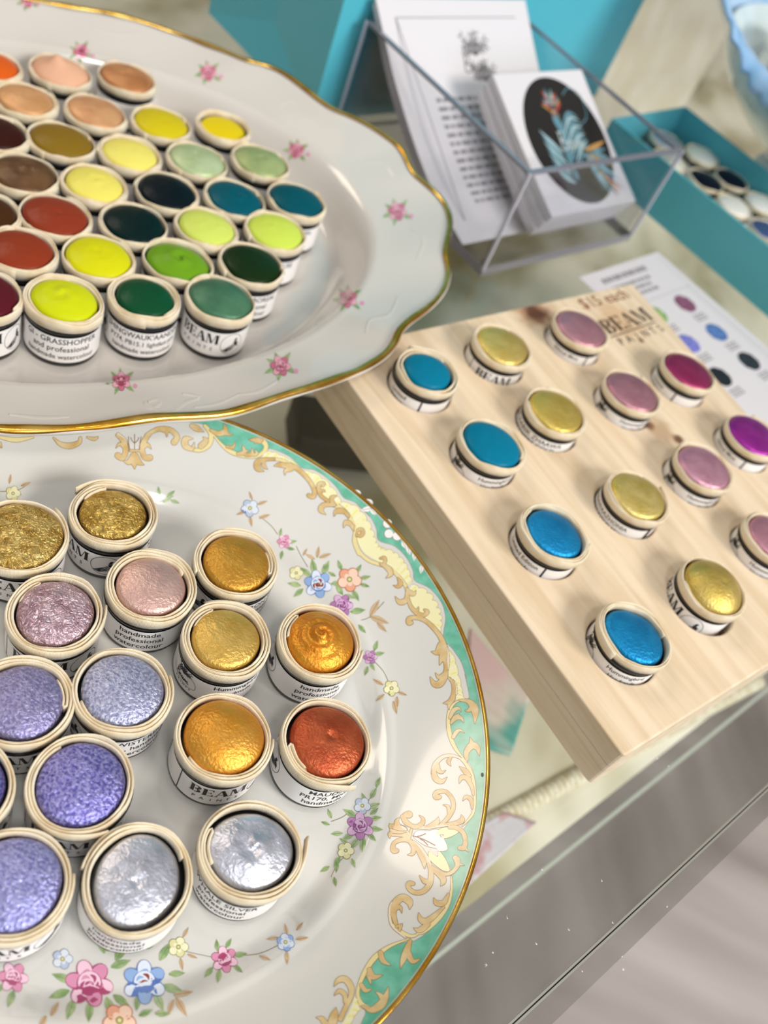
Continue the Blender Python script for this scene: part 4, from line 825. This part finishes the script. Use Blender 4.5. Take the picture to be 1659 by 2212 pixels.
bpots=[
 (925,799,'04708E','matte','dull turquoise blue paint pot by the platter rim, farthest of the blue column',dict(turns=2.2,flare=.0009,th=1.2,lk='bird',face=37,off=-14,lines=['Hummingbird','Handmade','Limited','Edition'],rin=.0082)),
 (1065,957,'04708E','matte','matte turquoise blue paint pot, second of the blue column with floral label',dict(turns=2.3,pk=.08,pa=-.3,lk='bird',face=8,off=-14,lines=['Hummingbird','Handmade','Limited','Edition'])),
 (1200,1149,'0A7CB4','mica','shiny deep blue paint pot with Limited Edition label, third of the blue column',dict(c2='1890C8',turns=2.6,pk=.07,pa=-.3,lk='bird',face=33,off=-28,lines=['Hummingbird','Handmade','Limited Edition','Handmade'],edge=.0003)),
 (1376,1370,'0A7CB4','mica','shiny blue paint pot in a pointed lens-shaped coil, nearest in the block',dict(c2='1C94CC',turns=2.6,pk=.15,pa=-.34,lk='bird',face=8,off=-22,lines=['Hummingbird','Handmade','Limited','Edition'],edge=.0008)),
 (1087,744,'C8AC50','mica','light gold paint pot with black bold letter label, farthest of the gold column',dict(c2='D8C070',turns=1.8,face=2,off=-15)),
 (1203,886,'C2A544','mica','light gold paint pot second in the gold column, small text on its label',dict(c2='D2B860',turns=1.8,face=36,off=-10,lines=['BIDAABIIK ZHAAWA','DREAMERS GOLD','Mica'])),
 (1380,1069,'C2A84A','mica','light gold paint pot third in the gold column, two text lines on label',dict(c2='DCC67C',turns=1.9,face=38,off=-22,flare=.0006,lines=['BIK ZHAAWAAZHONIA','DREAMERS GOLD Mica','handmade'])),
 (1543,1266,'BFA44C','mica','high domed light gold paint pot, nearest of the gold column beside open hole gap',dict(c2='D2B868',turns=1.5,dome=.0042,face=8,off=-38,dent=.0004)),
 (1257,708,'B07886','mica','dusty rose paint pot by the dark knot, farthest of the rose column',dict(c2='BE8A92',turns=1.3,lk='bird',face=33,off=-6,lines=['Hummingbird','Handmade','Ethical Mica','']) ),
 (1368,844,'A8707C','mica','dusty rose paint pot second in the rose column, floral label left',dict(c2='B98490',turns=1.5,lk='bird',face=7,off=-16,lines=['Hummingbird','Handmade','Limited','Edition'])),
 (1523,1007,'B57C92','mica','pearly rose paint pot with bright highlight, third in the rose column',dict(c2='D09CAC',turns=1.6,lk='bird',face=7,off=-18,lines=['Hummingbird','Handmade','Limited','Edition'])),
 (1675,1160,'B07888','mica','rose paint pot cut off by the right edge of the photo',dict(c2='C58E9C',turns=2.2,lk='bird',face=8,off=-22,lines=['Hummingbird','Handmade','Limited','Edition'])),
 (1489,800,'8E2254','mica','magenta paint pot by the swatch card, back right of block',dict(c2='A23464',turns=1.7,lk='bird',face=40,off=-5,lines=['Hummingbird','Handmade','Limited','Edition'])),
 (1629,938,'8A1C84','mica','vivid violet magenta paint pot near the right edge of photo',dict(c2='A4309A',turns=1.5,lk='bird',face=34,off=-22,lines=['Hummingbird','Handmade','Ethical Mica',''])),
]
block=empty('wooden_pot_block',(.03,.24,0)); tag(block,'pale wooden block drilled with round holes holding mica paint pots','pot holder')
holes=[]
# bring the right-hand unseen columns in as plain holes too, continuing the drilled grid
cu=bpy.data.curves.new('board','CURVE'); cu.dimensions='2D'; cu.fill_mode='BOTH'
def spl(pts):
    s=cu.splines.new('POLY'); s.points.add(len(pts)-1); s.use_cyclic_u=True
    for i,p in enumerate(pts): s.points[i].co=(p[0],p[1],0,1)
rc=.0016
def rounded(Q):
    out=[]
    n=len(Q)
    for i in range(n):
        p,a,b_=Q[i],Q[i-1],Q[(i+1)%n]; u=(a-p).normalized();w_=(b_-p).normalized()
        for t in (0,.25,.5,.75,1): out.append(p+u*rc*(1-t)**2+w_*rc*t**2)
    return out
spl(rounded(quad))
HR=.01095
for b_ in bpots:
    q=W(b_[0],b_[1],ZF+HP)
    holes.append(q); spl([(q.x+HR*math.cos(2*PI*k/48)+(.0006 if b_[0]==1543 else 0),q.y+HR*math.sin(2*PI*k/48)+(-.0009 if b_[0]==1543 else 0)) for k in range(48)])
cu.extrude=(ZT-ZF)/2-.0001; cu.bevel_depth=.0006; cu.bevel_resolution=2; cu.offset=-.0006
oo=bpy.data.objects.new('t',cu); COL.objects.link(oo)
me=bpy.data.meshes.new_from_object(oo.evaluated_get(bpy.context.evaluated_depsgraph_get())); bpy.data.objects.remove(oo)
b=MB(); zc_=(ZT+ZF)/2-.0005
b.add([(v.co.x,v.co.y,v.co.z+zc_) for v in me.vertices],[tuple(p.vertices) for p in me.polygons],wood)
def inset(Q,d): c=sum(Q,Vector((0,0)))/4; return [p+(c-p).normalized()*d for p in Q]
rq=rounded(quad); bq=rounded(inset(quad,.0012))
n=len(rq); vs=[(p.x,p.y,ZF) for p in rq]+[(p.x,p.y,.0012) for p in rq]+[(p.x,p.y,0) for p in bq]
b.add(vs,[tuple(range(n))]+[(i,i+n,(i+1)%n+n,(i+1)%n) for i in range(n)]+[(i+n,i+2*n,(i+1)%n+2*n,(i+1)%n+n) for i in range(n)]+[tuple(reversed(range(2*n,3*n)))],wood)
o=b.build('block_body',block,smooth=False); o.matrix_parent_inverse=Matrix.Translation((-.03,-.24,0))
# burnt brand on the block
burn=mat('burnt_brand','3A2214',.7); burn2=mat('brown_pen','8A5030',.6)
brand=MB()
it=[]; slab_beam(it,0,0,5.2); it2=[]
for i,ch in enumerate('PAINTS'): put(it2,ch,1+i*3.6,-4.6,2.6,True)
it2.append(([(-1,-1.2),(20,-1.2),(20,-.8),(-1,-.8)],[(0,1,2,3)]))
bo=v2(W(1318,722,ZT)); bx=(v2(W(1412,690,ZT))-bo); bs_=bx.length/20/1000*1000; bx.normalize(); by=Vector((-bx.y,bx.x))
for items,mt_ in ((it,burn),(it2,burn)):
    for v,f in items: brand.add([(bo.x+bx.x*a*bs_+by.x*c*bs_,bo.y+bx.y*a*bs_+by.y*c*bs_,ZT+.00005) for a,c in v],f,mt_)
it=[]; put(it,'$15 each',0,0,5.0)
bo=v2(W(1262,668,ZT)); bx=(v2(W(1365,642,ZT))-bo); k_=bx.length/26; bx.normalize(); by=Vector((-bx.y,bx.x))
for v,f in it: brand.add([(bo.x+(bx.x*a+by.x*c)*k_,bo.y+(bx.y*a+by.y*c)*k_,ZT+.00005) for a,c in v],f,burn2)
o=brand.build('burnt_brand',block,smooth=False); o.matrix_parent_inverse=Matrix.Translation((-.03,-.24,0)); o['label']='dark brown burnt letters'
for x_,y_,c,k,lab,kw in bpots:
    kw=dict(kw); kw.setdefault('fold',False); pot(x_,y_,ZF,c,k,lab,GB,**kw)

# ------------------------------------------------------------------ acrylic box with leaflets and cards
acr=glassmat('clear_acrylic',(.91,.915,.93,1),1.48); edge=mat('acrylic_edge','77757F',.2,coat=.4)
b0=Vector((-.0096,.3389)); u_=Vector((.5226,.8526)); v_=Vector((-.8526,.5226)); BW,BD,BH=.1025,.1062,.0482
def bx3(u,v,z): q=b0+u_*u+v_*v; return (q.x,q.y,z)
abox=empty('acrylic_box',bx3(BW/2,BD/2,0)); tag(abox,'clear open-topped acrylic box holding leaflets and oval-printed cards','display box')
def child(mb_,name,par,**k):
    o=mb_.build(name,par,**k); o.matrix_parent_inverse=Matrix.Translation(tuple(-c for c in par.location)); return o
T=.0022
b=MB()
def uvbox(mb_,u0,u1,w0,w1,z0,z1,mt_): mb_.prism([bx3(u0,w0,0)[:2],bx3(u1,w0,0)[:2],bx3(u1,w1,0)[:2],bx3(u0,w1,0)[:2]],z0,z1,mt_)
for a in ((0,BW,0,T),(0,BW,BD-T,BD),(0,T,T,BD-T),(BW-T,BW,T,BD-T)): uvbox(b,*a,.0,BH-.001,acr)
uvbox(b,T,BW-T,T,BD-T,0,.002,acr)
child(b,'box_walls',abox,smooth=False)
b=MB()
for a in ((0,BW,0,T),(0,BW,BD-T,BD),(0,T,T,BD-T),(BW-T,BW,T,BD-T)): uvbox(b,*a,BH-.001,BH,edge)
for a in ((-.0001,BW+.0001,-.0003,0),(-.0003,0,0,BD)): uvbox(b,*a,0,.0038,edge)
uvbox(b,BW,BW+.0003,0,BD,0,.0038,edge)
for (a,c) in ((0,0),(BW,0),(0,BD),(BW,BD)): uvbox(b,a-.0006,a+.0006,c-.0006,c+.0006,.0028,BH,mat('acrylic_corner','B4B2BE',.15,coat=.4) )
child(b,'box_edges',abox,smooth=False)
cardw=mat('white_card_stock','DCD5D6',.5); greyp=mat('grey_print','8C8688',.6); carde=cardw
def sheet(name,u0,u1,prof,thick,mt_,decor=None,label=None,cat=None,group=None):
    """prof: list of (v,z) from bottom to top; decor draws in sheet coordinates (0..1,0..1)"""
    n=24; P=crom(prof,8); L=[0]
    for i in range(1,len(P)): L.append(L[-1]+math.hypot(P[i][0]-P[i-1][0],P[i][1]-P[i-1][1]))
    def at(s_,t,off=0.):
        d=t*L[-1]; i=max(0,min(len(P)-2,next((k for k in range(len(L)-1) if L[k+1]>=d),len(P)-2))); f_=(d-L[i])/((L[i+1]-L[i]) or 1)
        w0=P[i][0]+(P[i+1][0]-P[i][0])*f_; z0=P[i][1]+(P[i+1][1]-P[i][1])*f_; dv,dz=P[i+1][0]-P[i][0],P[i+1][1]-P[i][1]; l=math.hypot(dv,dz); nv,nz=-dz/l,dv/l
        return Vector(bx3(u0+(u1-u0)*s_,w0+nv*off,z0+nz*off))
    b=MB(); vs=[]
    for j in range(n+1):
        for s_ in (0,1):
            for o_ in (0,-thick): vs.append(at(s_,j/n,o_))
    fs=[]
    for j in range(n):
        a=4*j; fs+=[(a,a+2,a+6,a+4),(a+3,a+1,a+5,a+7),(a+1,a,a+4,a+5),(a+2,a+3,a+7,a+6)]
    fs+=[(1,3,2,0),(4*n,4*n+2,4*n+3,4*n+1)]
    b.add(vs,fs,mt_)
    if decor: decor(b,at)
    o=b.build(name,None,smooth=False); tag(o,label,cat,group); return o
def on(b,at,items,mt_,lv=1.):
    for v,f in items: b.add([at(x_,y_,.00006*lv) for x_,y_ in v],f,mt_)
def scaled(items,x,y,sx,sy): return [([(x+a*sx,y+c*sy) for a,c in v],f) for v,f in items]
def leaflet_decor(b,at):
    it=[]
    def bar(x0,y0,x1,y1): it.append(([(x0,y0),(x1,y0),(x1,y1),(x0,y1)],[(0,1,2,3)]))
    bar(.09,.1,.096,.93);bar(.09,.926,.9,.93)
    it2=[]; sprig(it2,0,0,1.); script_beam(it2,-1.,-.9,.8); sprig(it2,.3,-1.4,.9)
    on(b,at,scaled(it2,.56,.78,.095,.075),greyp,1)
    rg=random.Random(3)
    for r in range(13):
        y_=.60-r*.036; x_=.22 if r else .22
        while x_<(.60 if r else .66): w_=rg.uniform(.02,.06); bar(x_,y_,x_+w_,y_+.016); x_+=w_+.012
    bar(.55,.10,.66,.115)
    on(b,at,it,greyp)
NL=8
for i in range(NL):
    d=i*.0018
    prof=[(.016-d*.5,.0024),(.045-d,.0135-d*.6+.001),(.078-d*.6,.033-d*.4),(.1085+.0008*(NL-i)*0,.0555-d*.0)]
    off=.0011*i
    prof=[(.0165+off*.9,.0024),(.047+off,.0128-off*.1),(.080+off*.8,.033-off*.1),(.1085,.0566-off*.42)]
    u0=-.002+.0007*i if False else .004+.0003*i
    prof=[(a,z+.0) for a,z in prof]
    sheet('leaflet',.0030,.0965,[(a,z-0) for a,z in prof] if True else prof,.0002,cardw,leaflet_decor if i==0 else None,
        'front white leaflet with sprig emblem and grey text leaning in the acrylic box' if i==0 else 'plain white edge of a leaflet stacked behind the front one in acrylic box','leaflet','leaflets leaning in the acrylic box')
blk=mat('print_black','191613',.3); tl=mat('print_steel_teal','5E8894',.35); tl2=mat('print_pale_teal','9DB8BC',.35); rd=mat('print_red','B23A34',.35); am=mat('print_amber','B98A4A',.35)
def sticker_decor(b,at):
    n=48; cx,cy=.53,.50; V=[(cx,cy)]+[(cx+.43*math.cos(2*PI*k/n)*1.0,cy+.46*math.sin(2*PI*k/n)) for k in range(n)]
    on(b,at,[(V,[(0,k+1,(k+1)%n+1) for k in range(n)])],blk,1)
    def st(pts,mt_,lv): 
        v,f=stroke2d([(.53+(a-.52)*1.28,.5+(c-.47)*1.2,w_*1.25) for a,c,w_ in pts],0,5,False); on(b,at,[(v,f)],mt_,lv)
    rg=random.Random(5)
    st([(.50,.68,.02),(.48,.6,.06),(.50,.5,.05),(.47,.38,.07),(.45,.24,.03)],tl,2)
    for k in range(16):
        a=math.radians(30+k*8); L=.10+.06*rg.random(); x0,y0=.46+.004*k,.62
        st([(x0,y0,.008),(x0+.5*L*math.cos(a),y0+.6*L*math.sin(a),.022),(x0+L*math.cos(a),y0+1.1*L*math.sin(a),.002)],(tl,tl2,rd,am)[k%4] if k>4 else (rd,am,tl)[k%3],2.4)
    for k in range(9):
        y0=.30+.03*k; st([(.50,y0,.006),(.60,y0+.09,.022),(.68,y0+.14-.01*k,.002)],tl2 if k%2 else tl,2.6)
    for k in range(12):
        a=math.radians(-75+k*9); L=.17+.03*(k%3); st([(.60,.40,.01),(.60+.6*L*math.cos(a),.36+.6*L*math.sin(a),.03),(.60+1.1*L*math.cos(a),.33+1.2*L*math.sin(a),.002)],(tl,tl2,tl,am)[k%4],2.9)
    for k in range(7):
        st([(.42,.22+.03*k,.01),(.36,.26+.035*k,.03),(.30,.34+.035*k,.003)],tl if k%2 else tl2,2.7)
    it=[]; script_beam(it,0,0,.085); on(b,at,scaled(it,.42,.44,1.3,1.3),mat('print_white','A9B4B4',.4),3.3)
    st([(.66,.55,.006),(.76,.6,.006),(.78,.72,.006),(.70,.78,.006),(.62,.74,.006)],tl,2)
    for k in range(3):
        a=math.radians(-40-k*20); st([(.66,.28,.006),(.70+.06*math.cos(a),.24+.07*math.sin(a),.014),(.74+.1*math.cos(a),.2+.09*math.sin(a),.001)],(rd,am)[k%2],2.8)
for i in range(9):
    off=.0017*i
    prof=[(.0045+off*.45,.0195-off*.95),(.034+off*.45,.0335-off*.9),(.0635+off*.3,.0485-off*.8)]
    sheet('oval_print_card',.0375+.0004*(i%3),.0975+.0004*(i%2),prof,.0014,cardw,sticker_decor if i==0 else None,
       'top white card with black oval and teal feathered plant emblem in acrylic box' if i==0 else 'white card in the pile beneath the oval-printed top card in acrylic box','card','cards piled in the acrylic box')

# ------------------------------------------------------------------ turquoise bag, tray, swatch card, bowl
turq=mat('turquoise_paper','52B6C8',.4,coat=.1)
turq2=mat('turquoise_card','5AB0B8',.5); turqi=mat('turquoise_card_inside','1C8A8E',.5)
f0=Vector((-.1105,.3896)); f1=Vector((-.0019,.5667)); fd=(f1-f0).normalized(); fn=Vector((-fd.y,fd.x))
bagd=.09
bag=empty('gift_bag',(*(f0+f1)/2,0)); bag.location=((f0.x+f1.x)/2,(f0.y+f1.y)/2,0); tag(bag,'tall turquoise paper gift bag standing behind the acrylic box','gift bag')
b=MB(); Q=[f0,f1,f1+fn*bagd,f0+fn*bagd]; HB=.30; n=4
vs=[(p.x,p.y,0) for p in Q]+[(p.x,p.y,HB) for p in Q]
b.add(vs,[(3,2,1,0),(0,1,5,4),(2,3,7,6)],turq)
child(b,'bag_body',bag,smooth=False)
b=MB()
for A_,B_ in ((Q[1],Q[2]),(Q[3],Q[0])):
    mid=(A_+B_)/2+( (Q[0]-Q[1]).normalized()*.010 if A_==Q[1] else (Q[1]-Q[0]).normalized()*.004)
    b.add([(A_.x,A_.y,0),(mid.x,mid.y,.02),(B_.x,B_.y,0),(A_.x,A_.y,HB),(mid.x,mid.y,HB),(B_.x,B_.y,HB)],[(0,1,4,3),(1,2,5,4),(0,2,1)],turq)
child(b,'side_gusset',bag,smooth=False)
HT=.0255
a0=W(1322,256,HT);a1=W(1659,532,HT);a2=W(1485,233,HT)
td=(v2(a1)-v2(a0)).normalized(); tn=Vector((-td.y,td.x)); tw=(v2(a2)-v2(a0)).dot(tn); tl_=.16
tray=empty('turquoise_tray',(a0.x,a0.y,0)); tag(tray,'long turquoise card tray filled with small paint pots beside the acrylic box','tray')
b=MB()
def tq(s_,t_): q=v2(a0)+td*s_+tn*t_; return (q.x,q.y)
TT=.0014
for (s0,s1,t0,t1) in ((0,tl_,0,TT),(0,tl_,tw-TT,tw),(0,TT,TT,tw-TT),(tl_-TT,tl_,TT,tw-TT)): b.prism([tq(s0,t0),tq(s1,t0),tq(s1,t1),tq(s0,t1)],0,HT,turq2)
b.prism([tq(TT,TT),tq(tl_-TT,TT),tq(tl_-TT,tw-TT),tq(TT,tw-TT)],0,.0012,turqi)
o=child(b,'tray_walls',tray,smooth=False)
tp=[(1390,262,'C9CBD6','silver','pale grey paint pot in the far corner of turquoise tray'),(1431,296,'E4DCC8','soft','cream white paint pot second from far end, left side of tray'),(1500,303,'E6E0D2','soft','ivory white paint pot against the right wall of tray'),
 (1390,310,'5468B8','mica','periwinkle blue paint pot half hidden by tray left wall, far end'),(1523,378,'0C1220','matte','black paint pot in the tray centre, lower of the two blacks'),(1564,350,'0A1020','matte','black paint pot by the tray right wall, upper of the two blacks'),
 (1470,365,'4C74D0','mica','bright blue paint pot half hidden by the tray left wall'),(1586,424,'EEE8DC','soft','white paint pot in the tray centre below the blacks'),(1636,405,'EFEAE2','soft','white paint pot by the tray right wall'),
 (1535,432,'D9C6E4','mica','lilac paint pot at tray left wall'),(1648,472,'5C74A8','mica','slate blue paint pot at right frame edge in tray'),(1603,487,'E0BCC8','mica','pale pink paint pot at tray left wall, nearest the camera')]
placed=[]
for x_,y_,c,k,lab in tp:
    q=W(x_,y_,.004+HP); s_=max(.0125,min(tl_-.0125,(v2(q)-v2(a0)).dot(td))); t_=max(.0125,min(tw-.0125,(v2(q)-v2(a0)).dot(tn))); placed.append([s_,t_])
for _ in range(60):
    for i in range(len(placed)):
        for j in range(i):
            d=Vector(placed[i])-Vector(placed[j]); L=d.length or 1e-4
            if L<.0212:
                e_=d/L*(.0212-L)/2
                placed[i]=[placed[i][0]+e_.x,placed[i][1]+e_.y]; placed[j]=[placed[j][0]-e_.x,placed[j][1]-e_.y]
    for p in placed: p[0]=max(.0125,min(tl_-.0125,p[0])); p[1]=max(.0125,min(tw-.0125,p[1]))
for (x_,y_,c,k,lab),(s_,t_) in zip(tp,placed):
    r_=pot(x_,y_,.0012,c,k,lab,'paint pots in the turquoise tray',visible=False,turns=1.4,fold=False,sc=.92)
    q=tq(s_,t_); r_.location=(q[0],q[1],.0012)
# swatch card
c0,c1,c2,c3=[v2(W(*q,0)) for q in ((1250,600),(1420,545),(1659,770),(1659,905))]
sx_=(c1-c0).normalized(); sy_=Vector((sx_.y,-sx_.x)); SW=(c1-c0).length+.0; SL=.15
if True:
    b=MB(); z0=.0003
    def sq(a,c,z=z0): q=c0+sx_*a+sy_*c; return (q.x,q.y,z)
    b.prism([sq(0,0)[:2],sq(0,SL)[:2],sq(SW,SL)[:2],sq(SW,0)[:2]],.0,z0,cardw)
    def bar(a0_,b0_,a1_,b1_,mt_=greyp,z=z0+.00006): b.add([sq(a0_,b0_,z),sq(a1_,b0_,z),sq(a1_,b1_,z),sq(a0_,b1_,z)],[(0,1,2,3)],mt_)
    rg=random.Random(9)
    for r,(yy,hh,xa,xb) in enumerate(((.005,.003,.010,.045),(.011,.0018,.012,.040),(.0145,.0018,.012,.038),(.018,.0018,.012,.036))):
        x_=xa
        while x_<xb: w_=rg.uniform(.0015,.004); bar(x_,yy,x_+w_,yy+hh); x_+=w_+.0009
    ln=mat('grey_frame_line','B4B0B2',.6)
    bar(.004,.024,SW-.004,.0243,ln); bar(SW-.004,.004,SW-.0037,.14,ln); bar(SW-.0065,.024,SW-.0062,.14,ln); bar(.004,.024,.0043,.14,ln)
    def blob(x_,y_,col,r=.0056):
        q=W(x_,y_,z0); m_=mat('swatch_'+col,col,.5,var=.25,vscale=400); n=26
        V=[(q.x,q.y,z0+.0001)]+[(q.x+r*(1+.05*math.sin(3*k))*math.cos(2*PI*k/n),q.y+r*(1+.05*math.cos(2*k))*math.sin(2*PI*k/n),z0+.0001) for k in range(n)]
        b.add(V,[(0,k+1,(k+1)%n+1) for k in range(n)],m_)
        e_=Vector((q.x,q.y))
        for rr_ in range(3):
            for cc in range(3):
                p=e_+sy_*(.0075+rr_*.0016)+sx_*(-.004+cc*.003); b.add([(p.x,p.y,z0+.0001),(p.x+sx_.x*.0022,p.y+sx_.y*.0022,z0+.0001),(p.x+sx_.x*.0022+sy_.x*.0008,p.y+sx_.y*.0022+sy_.y*.0008,z0+.0001),(p.x+sy_.x*.0008,p.y+sy_.y*.0008,z0+.0001)],[(0,1,2,3)],greyp)
    for x_,y_,c in ((1480,656,'86506A'),(1418,680,'8FAE68'),(1548,718,'5476AE'),(1488,742,'7678C0'),(1618,780,'252A30'),(1556,814,'14181E')): blob(x_,y_,c)
    o=b.build('swatch_card',None,smooth=False); tag(o,'white colour swatch card with round painted samples, partly under the wooden block','swatch card')
# ruffled bowl
milk=mat('pale_blue_milk_glass','CBDBDE',.12,coat=.5,var2='DCE8E8',vscale=12); rimb=mat('blue_ruffled_glass','86B4DC',.15,coat=.5,var2='B4D0EC',vscale=40)
bq_=Vector((.137,.582,0)); bowl=empty('ruffled_bowl',(bq_.x,bq_.y,0)); tag(bowl,'pale milky glass bowl with blue ruffled rim at the upper right corner','bowl')
b=MB(); NT=180; prof=[(.036,0),(.038,.003),(.033,.008),(.036,.014),(.062,.028),(.084,.045),(.095,.062)]
prof=crom(prof,5); b.lathe(prof,milk,NT); b.lathe([(r-.003,z+.002) for r,z in reversed(prof[12:])]+[(.0001,.019)],milk,NT); child(b,'bowl_body',bowl)
bo_=bowl.children[0]; bo_.matrix_parent_inverse=Matrix.Identity(4)
b=MB(); vs=[]; n=10
for i in range(NT):
    a=2*PI*i/NT
    for j in range(n):
        t=j/(n-1); ru=math.sin(a*4+.9)*t; r=.0945+.024*t*(1.2+.6*ru)+.0012*math.sin(a*60)*t; z=.061+.026*t-.004*t*t+.024*ru*t+.0012*math.sin(a*72)*t*t
        vs.append((r*math.cos(a),r*math.sin(a),z))
b.add(vs,[(i*n+j,((i+1)%NT)*n+j,((i+1)%NT)*n+j+1,i*n+j+1) for i in range(NT) for j in range(n-1)],rimb)
o=b.build('ruffled_rim',bowl); s=o.modifiers.new('t','SOLIDIFY'); s.thickness=.002
def stone(name,x_,y_,z_,r,c,label,cat,seed):
    b=MB(); bm=bmesh.new(); bmesh.ops.create_icosphere(bm,subdivisions=4,radius=1)
    vs=[]
    for v in bm.verts:
        n_=1+.3*noise.noise(v.co*1.6+Vector((seed,0,0)))+.08*noise.noise(v.co*5); vs.append((x_+v.co.x*n_*r,y_+v.co.y*n_*r*.8,z_+v.co.z*n_*r*.6))
    b.add(vs,[tuple(v.index for v in f.verts) for f in bm.faces],mat('stone_'+c,c,.7,var=.2,vscale=60)); bm.free(); o=b.build(name); return tag(o,label,cat,'stones in the ruffled bowl')
stone('white_stone',bq_.x-.035,bq_.y+.02,.055,.034,'E4E2DA','off-white rough stone lying in the ruffled bowl','stone',1)
stone('grey_stone',bq_.x-.038,bq_.y-.026,.052,.025,'A8A29C','grey-brown rough stone lying in the ruffled bowl','stone',4)
stone('brown_stone',bq_.x+.022,bq_.y-.004,.05,.036,'8A7468','brown rough stone in the middle of the ruffled bowl','stone',7)

# dust flakes on the glass near its front edge
b=MB(); rg=random.Random(4); fl_=mat('dust_flake','E8E6E2',.7)
for x_,y_ in ((1343,2068),(1345,2096),(1172,1880),(1095,1985),(1230,2010),(1420,1640),(1445,1655),(1258,2100),(1160,2040),(1052,2085),(1065,2060),(1440,1960),(1322,1994),(1300,1905)):
    q=W(x_,y_,0); a=rg.uniform(0,3)
    for k in range(3):
        l=rg.uniform(.0002,.0007); c,d=math.cos(a+k*.7),math.sin(a+k*.7); w_=.00006
        b.add([(q.x-d*w_,q.y+c*w_,.00006+k*.00003),(q.x+d*w_,q.y-c*w_,.00006+k*.00003),(q.x+c*l+d*w_*.4,q.y+d*l-c*w_*.4,.0001),(q.x+c*l-d*w_*.4,q.y+d*l+c*w_*.4,.0001)],[(0,1,2,3)],fl_)
o=b.build('dust_specks',None,smooth=False); tag(o,'tiny pale dust specks scattered on the glass near its metal seam','dust',kind='stuff')
